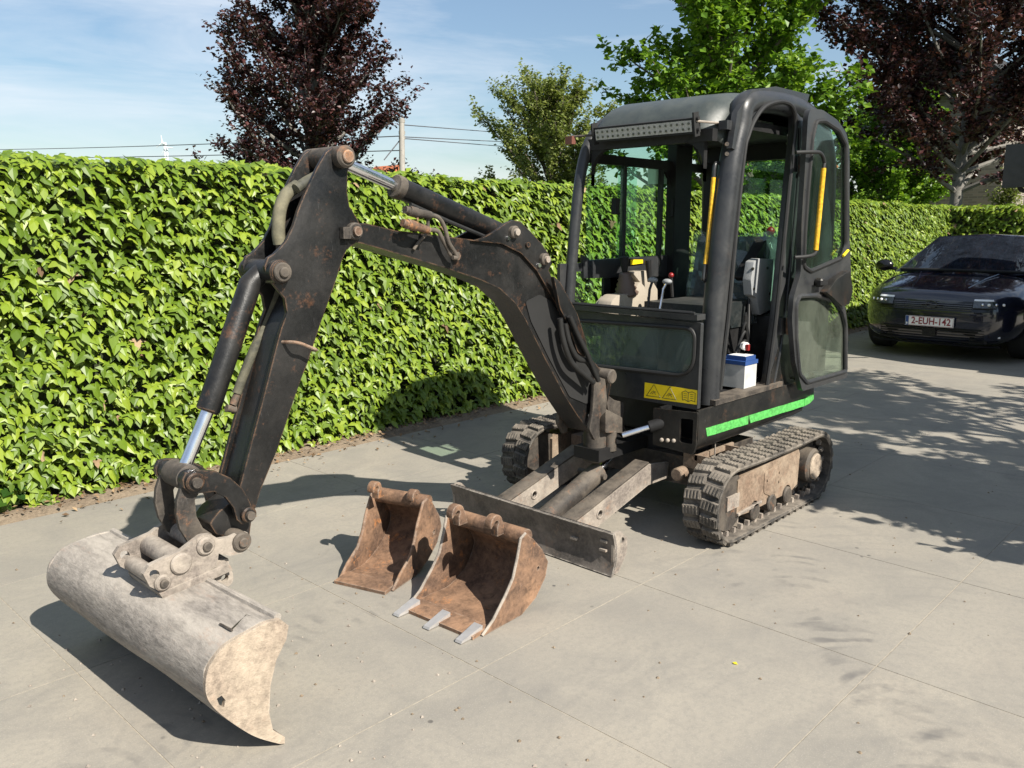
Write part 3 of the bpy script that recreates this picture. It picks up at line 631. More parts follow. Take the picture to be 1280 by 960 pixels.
# ---- tracks
def path_stadium(x0, x1, r, zc, n):
    """n points evenly spaced round the belt: (x, z, tangent angle)"""
    S = x1-x0; per = 2*S+2*math.pi*r; out = []
    for i in range(n):
        s = per*i/n
        if s < S: out.append((x0+s, zc-r, 0.))
        elif s < S+math.pi*r: a = (s-S)/r; out.append((x1+r*math.sin(a), zc-r*math.cos(a), a))
        elif s < 2*S+math.pi*r: q = s-S-math.pi*r; sag = -.008*math.sin(math.pi*q/S); out.append((x1-q, zc+r+sag, math.pi))
        else: a = (s-2*S-math.pi*r)/r; out.append((x0-r*math.sin(a), zc+r*math.cos(a), math.pi+a))
    return out
TX0, TX1, TR, TZ = 3.485, 4.39, .182, .200
def make_track(y0, y1, side):
    t = bpy.data.objects.new('track', None); t.empty_display_size = .1; link(t, EX)
    pts = path_stadium(TX0, TX1, TR, TZ, 120); bm = bmesh.new(); rings = []
    for x, z, a in pts:
        nx_, nz_ = math.sin(a), -math.cos(a)
        rings.append([bm.verts.new((x+nx_*q, yy, z+nz_*q)) for q, yy in ((-.016, y0+.006), (-.004, y0), (.002, y0+.004), (.002, y1-.004), (-.004, y1), (-.016, y1-.006))])
    for a, b in zip(rings, rings[1:]+rings[:1]):
        for k in range(6): bm.faces.new((a[k], a[(k+1) % 6], b[(k+1) % 6], b[k]))
    fin('belt', bm, 'rubber', t)
    wd = y1-y0
    def lug_mesh(name, w, l, h, tap, mat, ribs=False):
        bm = bmesh.new(); v = []
        for zz, k in ((0, 1.), (h, tap)):
            v.append([bm.verts.new(p) for p in ((-l/2*k, -w/2, zz), (l/2*k, -w/2, zz), (l/2*k-.0, w/2*(.96 if zz else 1), zz), (-l/2*k, w/2*(.96 if zz else 1), zz))])
        for i in range(4): bm.faces.new((v[0][i], v[0][(i+1) % 4], v[1][(i+1) % 4], v[1][i]))
        bm.faces.new(v[1])
        if ribs:
            for k in range(5): b_box(bm, (-l*.36, -w*.42+k*w*.2, h-.001), (l*.36, -w*.42+k*w*.2+w*.07, h+.0035))
        me = bpy.data.meshes.new(name); bm.to_mesh(me); bm.free(); me.materials.append(M[mat]); return me
    lm = lug_mesh('track_lug', wd*.47, .052, .014, .82, 'rubber', True); gm = lug_mesh('guide_lug', .022, .026, .026, .55, 'pale')
    ns = 42
    for row in (0, 1):
        for i in range(ns):
            x, z, a = path_stadium(TX0, TX1, TR, TZ, ns*2)[(2*i+row) % (ns*2)]
            nx_, nz_ = math.sin(a), -math.cos(a); o = bpy.data.objects.new('track_lug', lm); link(o, t)
            yc = y0+wd*(.255 if row else .745)
            m_ = Matrix(((math.cos(a), 0, nx_, x+nx_*.001), (0, 1, 0, yc), (math.sin(a), 0, nz_, z+nz_*.001), (0, 0, 0, 1)))
            o.matrix_basis = m_ @ Matrix.Rotation(R(7 if row else -7), 4, 'Z')
    for i in range(ns):
        x, z, a = path_stadium(TX0, TX1, TR, TZ, ns)[i]
        nx_, nz_ = -math.sin(a), math.cos(a)
        for yy in (y0+wd*.30, y0+wd*.62):
            o = bpy.data.objects.new('guide_lug', gm); link(o, t)
            o.matrix_basis = Matrix(((math.cos(a), 0, nx_, x+nx_*.015), (0, 1, 0, yy), (math.sin(a), 0, nz_, z+nz_*.015), (0, 0, 0, 1)))
    # side frame with roller arches along its lower edge
    yo = y0+.045 if side < 0 else y1-.045; yi = y1-.03 if side < 0 else y0+.03
    prof = [(3.56, .115), (3.56, .295), (3.60, .312), (4.21, .335), (4.235, .30), (4.225, .13)]
    low = []
    for xc in (4.10, 3.92, 3.74):
        for k in range(7):
            a = math.pi*k/6; low.append((xc+.052*math.cos(a), .105+.048*math.sin(a)))
    pl = [Vector((x, yo, z)) for x, z in prof+low]
    prism('side_frame', pl, (0, yi-yo, 0), 'brownsteel', t, bev=0)
    yp = yo+side*.0045
    prism('cover_plate', round_poly([(3.83, yp, .17), (3.83, yp, .285), (4.02, yp, .29), (4.02, yp, .165), (3.925, yp, .13)], .02), (0, -side*.0055, 0), 'brownsteel', t, bev=.0015)
    for xc, zc in ((3.86, .235), (3.99, .25), (3.99, .20)):
        cyl('bolt', (xc, yp+side*.006, zc), (xc, yp-side*.002, zc), .007, 'brownsteel', t, 8)
    prism('frame_rib', [(3.56, yo+side*.012, .118), (3.56, yo+side*.012, .132), (3.80, yo+side*.012, .142), (3.80, yo+side*.012, .128)], (0, -side*.014, 0), 'pale', t, bev=.002)
    for xc in (3.74, 3.92, 4.10):
        cyl('roller', (xc, yo+side*.012, .098), (xc, yi, .098), .046, 'grime', t, 20, bev=.006)
    cyl('idler_wheel', (TX0+.01, y0+.05, TZ), (TX0+.01, y1-.05, TZ), .150, 'grime', t, 32, bev=.012)
    box('idler_yoke', (3.46, yo-.004, .165), (3.575, yo+.03, .235), 'pale', t, bev=.006)
    bm = bmesh.new()                                                    # sprocket with teeth
    sp_ = []
    for k in range(36): r_ = .158 if k % 2 else .128; a = 2*math.pi*k/36; sp_.append(Vector((TX1+r_*math.cos(a), y0+wd*.45, TZ+r_*math.sin(a))))
    b_prism(bm, sp_, (0, .03, 0)); fin('sprocket', bm, 'grime', t)
    ya = y0+.012 if side < 0 else y1-.012
    dm = cyl('drive_motor', (TX1, ya-side*.012, TZ), (TX1, yi, TZ), .098, 'grime', t, 32, bev=.012)
    cyl('motor_cap', (TX1, ya, TZ), (TX1, ya-side*.02, TZ), .072, 'mudrust', dm, 28, bev=.006)
    return t
make_track(1.833, 2.022, -1); make_track(3.036, 3.225, 1)

# ---- undercarriage
box('undercarriage', (3.62, 2.16, .19), (4.24, 2.90, .34), 'grime', EX, bev=.015)
for x in (3.70, 4.08):
    box('extension_beam', (x, 2.02, .215), (x+.09, 3.04, .305), 'brownsteel', EX, bev=.006)
for x in (3.58, 3.86):
    b = box('beam_bracket', (x, 2.04, .30), (x+.012, 2.2, .375), 'brownsteel', EX, bev=.003)
    box('gusset', (x+.05, 2.05, .29), (x+.062, 2.2, .36), 'rust', b, bev=.003)
box('bracket_bridge', (3.58, 2.12, .345), (3.95, 2.135, .372), 'brownsteel', EX, bev=.003)
cyl('slew_ring', (3.93, YM, .335), (3.93, YM, .425), .30, 'dark', EX, 40, bev=.01)
cyl('stop_boss', (3.47, 2.17, .285), (3.54, 2.17, .285), .034, 'brownsteel', EX, 16, bev=.006)
tube('drain_rod', [(3.70, 2.09, .30), (3.70, 2.09, .43)], .004, 'pale', EX, 6)

# ---- dozer blade with its two arms and ram
BX = 2.77
bm = bmesh.new(); prof = []
for i in range(9):
    t = i/8; z = .006+.194*t; prof.append((BX+.035-.06*math.sin(math.pi*t)*-.6-.035*t**.5*1.0, z))
prof = [(BX+.020*math.sin(math.pi*i/8)+(.0 if i else -.004), .006+.192*i/8) for i in range(9)]
b_prism(bm, [Vector((x, 2.036, z)) for x, z in prof]+[Vector((x+.016, 2.036, z)) for x, z in prof[::-1]], (0, 1.042, 0)); bevel(bm, .003, 1)
bl = fin('dozer_blade', bm, 'blade', EX)
for yy in (2.040, 3.062):
    o = prism('blade_end', round_poly([(BX+.014, yy, .01), (BX+.016, yy, .196), (BX+.06, yy, .20), (BX+.115, yy, .145), (BX+.11, yy, .08), (BX+.05, yy, .008)], .012), (0, .014, 0), 'pale', bl, holes=[circ((BX+.075, yy, .148), .017, (0, 1, 0), 12)])
prism('blade_shelf', [(BX+.018, 2.06, .196), (BX+.018, 3.055, .196), (BX+.055, 3.055, .165), (BX+.055, 2.06, .165)], (0, 0, .006), 'pale', bl, bev=0)
for yy, zz in ((2.09, .147), (2.095, .105), (2.26, .115)):
    box('weld_mark', (BX+.004, yy-.018, zz), (BX+.019, yy+.018, zz+.010), 'pale', bl, bev=.002)
for yy, sg in ((2.30, -1), (2.72, 1)):
    pa = [(BX+.02, yy, .045), (BX+.02, yy, .155), (3.42, yy, .325), (3.60, yy, .30), (3.60, yy, .215), (3.42, yy, .215)]
    arm = prism('blade_arm', pa, (0, .014, 0), 'pale', EX, bev=.003, holes=[circ((3.02, yy, .165), .018, (0, 1, 0), 14)])
    prism('arm_flange', [(BX+.02, yy, .157), (BX+.02, yy+.085, .157), (3.42, yy+.085, .327), (3.42, yy, .327)], (0, 0, .010), 'grime', arm, bev=.002)
    prism('arm_side', [(BX+.02, yy+.072, .045), (BX+.02, yy+.072, .155), (3.42, yy+.072, .325), (3.42, yy+.072, .215)], (0, .012, 0), 'grime', arm, bev=.002)
    tube('eye_ring', circ((3.02, yy-.001, .165), .021, (0, 1, 0), 16)+[circ((3.02, yy-.001, .165), .021, (0, 1, 0), 16)[0]], .005, 'pale', arm, 6)
rc = tube('blade_ram', [(2.82, YM, .10), (3.02, YM, .165), (3.30, YM, .265)], [.05, .052, .052], 'grime', EX, 20)
cyl('ram_rod', (3.29, YM, .262), (3.42, YM, .325), .018, 'chrome', rc, 16)
cyl('ram_pin', (3.27, 2.46, .258), (3.27, 2.63, .258), .016, 'grime', rc, 12)

# ---- upper frame
def plan(pts, z0, z1, name, mat, bev, parent=EX): return prism(name, [Vector((x, y, z0)) for x, y in pts], (0, 0, z1-z0), mat, parent, bev=bev)
rear = [(4.90+.0*k, 0) for k in range(0)]
arc = []
for k in range(13):
    a = -math.pi/2+math.pi*k/12; arc.append((4.50+.44*math.cos(a)**.8 if math.cos(a) > 1e-6 else 4.50, 2.53+.482*math.sin(a)))
deck = plan([(3.62, 2.055), *arc, (3.62, 3.01)], .44, .62, 'deck', 'dark', .01)
plan([(3.62, 2.06), (4.5, 2.06), (4.5, 3.0), (3.62, 3.0)], .622, .652, 'cab_floor', 'dark', .003)
# left side sill: outer sheet with its lower edge turned in
prof = [(2.040, .638), (2.036, .50), (2.046, .455), (2.085, .424), (2.10, .430), (2.058, .465), (2.050, .50), (2.052, .638)]
bm = bmesh.new(); st = [(3.44, 0), (3.9, 0), (4.5, 0), (4.70, .012), (4.82, .04), (4.90, .10)]
rings = []
for x, d in st:
    rise = .0 if x < 4.4 else (x-4.4)*.10
    rings.append([bm.verts.new((x, y+d, z+(rise if z < .47 else 0))) for y, z in prof])
for a, b in zip(rings, rings[1:]):
    for k in range(8): bm.faces.new((a[k], b[k], b[(k+1) % 8], a[(k+1) % 8]))
bm.faces.new(rings[0]); bm.faces.new(rings[-1][::-1]); fin('side_sill', bm, 'black', EX, ang=50)
box('door_sill', (3.58, 2.030, .642), (4.30, 2.12, .668), 'grime', EX, bev=.006)
cw = plan([(4.36, 2.075), (4.5, 2.06), *[(x-.02, 2.53+(y-2.53)*.96) for x, y in arc[1:-1]], (4.5, 3.0), (4.36, 2.99)], .655, 1.02, 'engine_cover', 'black', .03)
# front plate with its rectangular opening
fp = round_poly([(3.432, 2.055, .418), (3.432, 2.042, .47), (3.432, 2.040, .630), (3.432, 2.292, .616), (3.432, 2.289, .428)], [.012, .01, .006, .006, .01])
hl = round_poly([(3.432, 2.062, .468), (3.432, 2.062, .594), (3.432, 2.134, .588), (3.432, 2.134, .468)], .012)
fpo = prism('front_plate', fp, (.013, 0, 0), 'black', EX, holes=[hl])
box('inner_wall', (3.46, 2.275, .43), (3.62, 2.287, .615), 'dark', fpo, bev=0)
box('floor_plate', (3.446, 2.08, .424), (3.62, 2.287, .436), 'dark', fpo, bev=0)
for k in range(3):
    b = U(827+k*7.5, 550+k*.5, x=3.425); bm = bmesh.new(); bmesh.ops.create_uvsphere(bm, u_segments=10, v_segments=6, radius=.011, matrix=Matrix.Translation(b)); fin('bolt_head', bm, 'pale', fpo)
box('front_crossbeam', (3.60, 2.29, .46), (3.615, 2.95, .62), 'dark', EX, bev=.004)
# green stripe, worn through in the middle
for (xa, xb, za, zb) in ((3.52, 3.93, .520, .512), (3.955, 4.60, .513, .503)):
    bm = bmesh.new(); nn_ = 14; top = []; bot = []
    for k in range(nn_+1):
        t = k/nn_; x = xa+(xb-xa)*t; j = random.uniform(-.001, .001)
        zc = za+(zb-za)*t; yy = 2.0335 if zc > .5 else 2.0335
        top.append((x+(random.uniform(-.02, .02) if k in (0, nn_) else 0), yy+.0013*(1-(0)), zc+.022+j)); bot.append((x, yy, zc-.022+random.uniform(-.001, .001)))
    b_prism(bm, [Vector(p) for p in top+bot[::-1]], (0, .0014, 0)); fin('green_stripe', bm, 'green', EX, smooth=False)
bm = bmesh.new(); b_prism(bm, [(4.60, 2.035, .525), (4.70, 2.047, .525), (4.83, 2.082, .524), (4.83, 2.082, .482), (4.70, 2.047, .482), (4.60, 2.035, .482)], (0, -.0035, 0)); fin('green_stripe', bm, 'green', EX, smooth=False)

# ---- swing post in front of the cab
kp = prism('swing_post', round_poly(UY([(748, 471), (757, 474), (759, 500), (758, 514), (750, 522), (749, 548), (744, 551), (737, 537), (741, 515), (743, 480)], 2.42), .01), (0, .02, 0), 'grime', EX, bev=.004)
prism('swing_post', round_poly(UY([(748, 471), (757, 474), (759, 500), (758, 514), (750, 522), (749, 548), (744, 551), (737, 537), (741, 515), (743, 480)], 2.42), .01), (0, .02, 0), 'grime', EX, bev=.004).location = (0, .20, 0)
c = U(760, 470, y=2.43); cyl('pivot_boss', (c.x, 2.40, c.z), (c.x, 2.66, c.z), .036, 'grime', EX, 24, bev=.006)
prism('post_knuckle', round_poly(UY([(757, 511), (778, 522), (778, 541), (757, 541)], 2.44), .008), (0, .16, 0), 'grime', EX, bev=.006)
c = U(769, 541, y=2.44); cyl('swing_pin', (c.x, 2.47, c.z-.10), (c.x, 2.47, c.z+.012), .032, 'grime', EX, 20, bev=.005)
prism('post_gusset', round_poly(UY([(757, 492), (768, 500), (780, 503), (779, 520), (783, 548), (774, 540), (770, 522), (760, 512)], 2.50), .008), (0, .03, 0), 'grime', EX, bev=.004)
a, b = U(778, 544, y=2.40), U(811, 534, y=2.30); rd = cyl('swing_ram_rod', a, b, .015, 'chrome', EX, 16)
cyl('swing_ram', b, b+(b-a).normalized()*.14, .03, 'dark', EX, 18, bev=.005)
box('post_base', (3.20, 2.45, .35), (3.62, 2.61, .41), 'dark', EX, bev=.01)
cyl('post_kingpin', (3.27, YM, .33), (3.27, YM, .60), .06, 'grime', EX, 24, bev=.008)

# ---- boom
up_ = [(446, 282), (457, 279), (495, 288), (545, 294), (595, 300), (625, 302), (648, 312), (668, 333), (684, 360), (700, 386), (718, 415), (738, 447), (756, 468), (764, 480)]
lo_ = [(760, 500), (748, 528), (737, 540), (722, 520), (707, 497), (682, 450), (657, 400), (645, 380), (625, 361), (601, 350), (557, 335), (489, 315), (455, 305), (440, 302), (436, 291)]
bm = bmesh.new(); b_prism(bm, UY(up_+lo_, 2.462), (0, .136, 0)); bevel(bm, .005, 2, 40); fin('boom', bm, 'boom', EX)
# welded ear plates for the two rams
ear = [(590, 301), (604, 297), (620, 288), (634, 278), (642, 275), (651, 277), (664, 290), (676, 303), (686, 317), (690, 330), (686, 338), (697, 362), (708, 385), (700, 388), (686, 364), (671, 338), (652, 317), (628, 305)]
for yy in (2.445, 2.601):
    e_ = prism('ram_ear', UY(ear, 2.446), (0, .0165, 0), 'boom', EX, bev=.003)
    e_.location = (0, yy-2.445, 0)
pA = U(642, 290, y=2.44); pB = U(680, 324, y=2.44); pC = U(444, 289, y=2.44)
for c, r_ in ((pA, .026), (pB, .026)):
    pin2(EX, c, 2.425, 2.64, r_, 'grime', 'pale')
    cyl('grease_nipple', (c.x-.03, 2.437, c.z-.025), (c.x-.03, 2.447, c.z-.025), .010, 'chrome', EX, 10)
bs = U(660, 306, y=2.44); cyl('ear_spacer', (bs.x, 2.436, bs.z), (bs.x, 2.62, bs.z), .012, 'boom', EX, 12)
pin2(EX, pC, 2.432, 2.64, .030, 'grime', 'rust')
pk = U(436, 291, y=2.43); box('pin_lock', (pk.x-.022, 2.43, pk.z-.02), (pk.x+.01, 2.452, pk.z+.02), 'grime', EX, bev=.005)
# thin matte black patch on the boom side
prism('matte_black_patch', round_poly(UY([(657, 377), (675, 368), (688, 376), (705, 400), (720, 430), (738, 462), (742, 500), (733, 505), (712, 496), (686, 447), (664, 402)], 2.4575), .015), (0, .003, 0), 'matte', EX, bev=0)

# ---- stick ram along the top of the boom
s0, s1 = U(429, 197, y=YM-.06), pA.copy(); s0.y = YM; s1.y = YM
dv = (s1-s0); rr_ = U(505, 237, y=YM-.05); tb = (rr_-s0).dot(dv)/dv.length_squared
cyl('stick_ram', s0+dv*tb, s1, .041, 'boom', EX, 28, bev=.006)
cyl('ram_gland', s0+dv*(tb-.012), s0+dv*(tb+.03), .045, 'grime', EX, 28, bev=.004)
cyl('stick_ram_rod', s0, s0+dv*tb, .021, 'chrome', EX, 24)
tube('ram_pipe', [s0+dv*(tb+.06)+Vector((0, -.02, -.05)), s0+dv*(tb+.3)+Vector((0, -.02, -.052)), s0+dv*.93+Vector((0, -.02, -.05))], .009, 'hoseblack', EX, 8)
# ---- boom ram behind the boom
b0, b1 = pB.copy(), U(757, 505, y=2.44); b0.y = b1.y = YM; dv = b1-b0
tube('boom_ram', [b0, b0+dv*.66], .038, 'grime', EX, 24); cyl('boom_ram_rod', b0+dv*.65, b1, .02, 'chrome', EX, 20)
prism('ram_guard', round_poly(UY([(692, 345), (700, 352), (722, 392), (734, 430), (731, 447), (722, 440), (712, 410), (700, 385)], 2.40), .01), (0, .02, 0), 'boom', EX, bev=.003)
for k, (ps, r_) in enumerate(([[(706, 404), (712, 430), (722, 448), (734, 452), (745, 470)], .014], [[(700, 398), (704, 425), (714, 452), (730, 468), (742, 478)], .013], [[(712, 395), (722, 418), (733, 440), (738, 452), (748, 476)], .012])):
    tube('hydraulic_hose', smooth_path(UY(ps, 2.405-.012*k), 5), r_, 'hoseblack', EX, 10)
# quick couplings on the boom side
cp = []
for k, pts in enumerate(([(506, 262), (521, 266), (538, 269)], [(503, 278), (520, 283), (536, 288)])):
    q = UY(pts, 2.40); tube('coupling', [q[0], q[0].lerp(q[1], .35), q[0].lerp(q[1], .36), q[1], q[1].lerp(q[2], .1), q[2]], [.014, .014, .019, .019, .016, .014], 'grime' if k == 0 else 'rust', EX, 14)
tube('coupling_pipe', smooth_path(UY([(536, 269), (548, 272), (556, 285), (561, 303), (569, 316), (571, 322), (566, 322)], 2.41), 5), .0085, 'grime', EX, 10)
tube('coupling_pipe', smooth_path(UY([(534, 287), (547, 289), (553, 299), (560, 312), (563, 318), (570, 322)], 2.425), 5), .0085, 'grime', EX, 10)
tube('coupling_strap', UY([(535, 270), (535, 288)], 2.41), .007, 'grime', EX, 8)
tube('coupling_bracket', smooth_path(UY([(533, 293), (524, 302), (517, 312)], 2.45), 4), .006, 'grime', EX, 8)
c = U(570, 320, y=2.45); cyl('bulkhead_nut', (c.x, 2.44, c.z), (c.x, 2.464, c.z), .018, 'grime', EX, 6)

# ---- dipper arm
top_ = [(416, 184), (427, 182), (437, 190), (438, 205), (435, 214), (434, 239), (437, 258), (446, 272), (453, 286), (447, 302), (434, 312), (429, 322)]
dl = top_+[(417, 360), (401, 404), (384, 456), (375.6, 476), (347.5, 560.6), (325.6, 614), (318, 640)]
dr = [(302, 640), (296, 622), (302, 601), (330, 495), (347.5, 426), (352, 410), (359, 391), (356, 373), (343, 357), (333, 345), (331, 333), (335, 322), (343, 317), (351, 309), (358, 301), (367, 282), (373, 262), (380, 245), (387.5, 229), (398, 207), (408, 190)]
for yy, nm in ((2.455, 'dipper_cheek'), (2.595, 'dipper_cheek')):
    o = prism(nm, UY(dl+dr, 2.455), (0, .016, 0), 'boom', EX, bev=.003); o.location = (0, yy-2.455, 0)
core = [(425, 330), (417, 358), (400, 402), (383, 455), (346, 560), (325, 612), (317, 640), (303, 639), (298, 622), (304, 600), (332, 495), (349, 426), (354, 410), (362, 392), (371, 372), (385, 345), (400, 330)]
prism('dipper_arm', UY(core, 2.4715), (0, .123, 0), 'boom', EX, bev=0)
core2 = [(424, 205), (420, 240), (408, 275), (393, 305), (380, 322), (384, 326), (400, 308), (414, 277), (427, 240), (430, 206)]
prism('dipper_web', UY(core2, 2.4715), (0, .123, 0), 'boom', EX, bev=0)
pT = U(429, 196, y=2.44); pD = U(349, 340, y=2.44)
bo = cyl('pin_boss', (pT.x, 2.415, pT.z), (pT.x, 2.65, pT.z), .038, 'grime', EX, 24, bev=.008)
cyl('pin', (pT.x, 2.405, pT.z), (pT.x, 2.42, pT.z), .022, 'rust', bo, 16, bev=.003)
bo = cyl('pin_boss', (pD.x, 2.425, pD.z), (pD.x, 2.64, pD.z), .040, 'boom', EX, 28, bev=.006)
cyl('washer', (pD.x, 2.412, pD.z), (pD.x, 2.428, pD.z), .032, 'grime', bo, 24, bev=.004)
cyl('pin', (pD.x, 2.402, pD.z), (pD.x, 2.414, pD.z), .017, 'grime', bo, 16, bev=.003)
# hoop on the side of the dipper
q = UY([(356, 428), (364, 427), (376, 431), (388, 436), (394, 438)], 2.44); q[0].y = 2.457; q[-1].y = 2.457
for k in (1, 2, 3): q[k].y = 2.405
tube('hose_hoop', smooth_path(q, 5), .0055, 'rust', EX, 8)
# hoses running down the front of the dipper
hz = UY([(372, 232), (358, 243), (350, 262), (348, 290), (350, 305)], 2.53)
tube('hydraulic_hose', smooth_path(hz, 5), .022, 'hose', EX, 12)
hz = UY([(404, 215), (392, 222), (381, 228), (370, 236)], 2.50); tube('hydraulic_hose', smooth_path(hz, 5), .018, 'hose', EX, 12)
hz = UY([(352, 352), (342, 380), (330, 410), (316, 440), (304, 470), (296, 492)], 2.60); tube('hydraulic_hose', smooth_path(hz, 5), .016, 'hose', EX, 12)
c = U(294, 500, y=2.60); cyl('hose_fitting', U(297, 492, y=2.60), U(291, 506, y=2.60), .013, 'grime', EX, 10); cyl('hose_fitting', U(283, 510, y=2.60), U(294, 512, y=2.60), .013, 'grime', EX, 10)

# ---- bucket ram
q0 = U(349, 340, y=2.44); q0.y = YM; q1 = U(243, 601, y=2.44); q1.y = YM
off = Vector((-.035, 0, 0)); dv = q1-q0
ts = .70
tube('bucket_ram', [q0+off*.2, q0+dv*.06+off, q0+dv*(ts-.01), q0+dv*ts], [.034, .037, .038, .032], 'boom', EX, 28)
cyl('bucket_ram_rod', q0+dv*(ts-.01), q1, .021, 'chrome', EX, 24)
cyl('ram_eye', (q1.x, 2.47, q1.z), (q1.x, 2.59, q1.z), .042, 'grime', EX, 24, bev=.006)

# ---- linkage
tl = [(232, 591), (243, 588), (256, 588), (270, 589), (288, 597), (304, 611), (314, 630), (316, 644), (310, 654), (303, 656), (296, 650), (292, 635), (282, 622), (268, 615), (250, 617), (238, 618), (230, 610), (228, 600)]
bl_ = [(233, 592), (227, 608), (221.5, 625), (220.5, 643), (225, 662), (236, 679), (250, 690), (262, 684), (266, 668), (254, 660), (246, 645), (244, 625), (252, 612), (254, 600), (246, 591)]
for k, yy in enumerate((2.425, 2.617)):
    o = prism('tipping_link', UY(tl, 2.425), (0, .018, 0), 'boom', EX, bev=.004); o.location = (0, yy-2.425, 0)
for k, yy in enumerate((2.446, 2.596)):
    o = prism('bucket_link', UY(bl_, 2.446), (0, .018, 0), 'grime', EX, bev=.004); o.location = (0, yy-2.446, 0)
pL = U(243, 602, y=2.42); pin2(EX, pL, 2.408, 2.65, .030, 'boom', 'grime')
pK = U(310, 643, y=2.42); pin2(EX, pK, 2.408, 2.65, .026, 'boom', 'grime')
prism('dipper_nose', round_poly(UY([(296, 622), (316, 640), (313, 664), (311, 684), (296, 690), (288, 672), (270, 668), (262, 655), (273, 640)], 2.472), .008), (0, .116, 0), 'boom', EX, bev=.004)

# ---- ditching bucket
DB = bpy.data.objects.new('ditching_bucket', None); link(DB, EX)
prof = [(353, 929), (320, 920), (296, 907), (268, 886), (255, 867), (255, 843), (262, 825), (280, 804), (311, 786), (329, 777), (347, 772)]
P = smooth_path(UY(prof, 2.03), 4)
P = [Vector((p.x, 0, max(p.z, .004))) for p in P]
BW = 1.06; SH = Vector((-.05, 0, 0))                                     # the far end stands a little further forward
nst = 22; bm = bmesh.new(); outer = []; inner = []
cen = Vector((1.10, 0, .22))
for j in range(nst+1):
    t = j/nst; sh = Vector((0, 2.03+BW*t, 0))+SH*t
    ro, ri = [], []
    for i, p in enumerate(P):
        tg = (P[min(i+1, len(P)-1)]-P[max(i-1, 0)]).normalized(); nv = Vector((-tg.z, 0, tg.x))
        if nv.dot(cen-p) < 0: nv = -nv
        wv = .0025*math.sin(9*t+i*.5)+random.uniform(-.0012, .0012)
        ro.append(bm.verts.new(p+sh+nv*wv)); ri.append(bm.verts.new(p+sh+nv*(.011+wv)))
    outer.append(ro); inner.append(ri)
for g in (outer, inner):
    for a, b in zip(g, g[1:]):
        for i in range(len(P)-1): bm.faces.new((a[i], a[i+1], b[i+1], b[i]))
for a, b in ((outer[0], inner[0]), (outer[-1], inner[-1])):
    for i in range(len(P)-1): bm.faces.new((a[i], a[i+1], b[i+1], b[i]))
for i in (0, -1):
    for j in range(nst): bm.faces.new((outer[j][i], outer[j+1][i], inner[j+1][i], inner[j][i]))
fin('shell', bm, 'bucket', DB, ang=50)
front = UY([(357.6, 780), (354.6, 798), (342.5, 822), (335, 855), (333.4, 889), (338, 910), (353, 919)], 2.03)
endp = [Vector((p.x, 2.03, p.z)) for p in P]+[Vector((p.x, 2.03, p.z)) for p in front]
hole = [U(u, v, y=2.03) for u, v in ((268, 871), (274, 867), (279, 873), (277, 882), (271, 879))]
prism('end_plate', endp, (0, -.014, 0), 'mudrust', DB, holes=[hole])
far = [p+Vector((0, BW, 0))+SH for p in endp]; prism('end_plate', far, (0, .014, 0), 'bucket', DB, bev=.003)
# raised edge strip along the top lip and cutting edge
a = P[-1]
tube('lip_bar', [a+Vector((.0, 2.03, .0)), a+Vector((0, 2.03+BW, 0))+SH], .013, 'bucket', DB, 8)
box('cutting_edge', (-.016, 0, -.0), (.006, BW-.02, .010), 'grime', DB, bev=.003, mtx=Matrix.Translation((P[0].x+.004, 2.04, .003)) @ Matrix.Rotation(math.atan2(.05, BW), 4, 'Z'))
# mounting base, hooks and bucket ears
earp = [(176, 716), (183, 705), (200, 697), (222, 687), (240, 673), (250, 667), (260, 666), (270, 672), (284, 670), (297, 664), (306, 664), (311, 673), (307, 684), (298, 690), (284, 693), (270, 690), (268, 706), (240, 722), (200, 739), (184, 731)]
hol2 = [U(190+6.5*math.cos(6.283*k/10), 716+6*math.sin(6.283*k/10), y=2.43) for k in range(10)]
e1 = prism('bucket_ear', UY(earp, 2.43), (0, -.018, 0), 'pale', DB, holes=[hol2])
e2 = prism('bucket_ear', [p+Vector((0, .20, 0)) for p in UY(earp, 2.43)], (0, .018, 0), 'pale', DB, holes=[[p+Vector((0, .20, 0)) for p in hol2]])
for (u, v, r_, nm, mt) in ((226, 704, .034, 'quick_pin', 'pale'), (302, 677, .032, 'bucket_pin', 'grime'), (257, 682, .030, 'bucket_pin', 'pale'), (203, 728, .026, 'ear_boss', 'pale')):
    c = U(u, v, y=2.41); o = cyl(nm, (c.x, 2.400, c.z), (c.x, 2.66, c.z), r_, mt, DB, 22, bev=.005)
    if nm != 'quick_pin':
        cyl('pin', (c.x, 2.390, c.z), (c.x, 2.402, c.z), r_*.5, 'grime', DB, 14, bev=.003)
sq = UY([(245, 674), (262, 668), (268, 682), (250, 694)], 2.41); prism('lock_plate', round_poly(sq, .012), (0, .009, 0), 'pale', DB, bev=.002)
prism('mount_plate', UY([(199, 742), (286, 703), (292, 713), (206, 752)], 2.41), (0, .24, 0), 'pale', DB, bev=.004)
prism('mount_web', UY([(200, 736), (270, 700), (286, 698), (288, 712), (215, 748)], 2.445), (0, .17, 0), 'pale', DB, bev=.004)
hk = round_poly(UY([(268, 712), (280, 707), (291, 714), (292, 727), (285, 734), (276, 733), (270, 726)], 2.44), .012)
prism('mount_hook', hk, (0, .022, 0), 'pale', DB, holes=[circ(U(281, 723, y=2.44), .013, (0, 1, 0), 12)])
prism('mount_hook', [p+Vector((0, .18, 0)) for p in hk], (0, .022, 0), 'pale', DB, bev=.003)
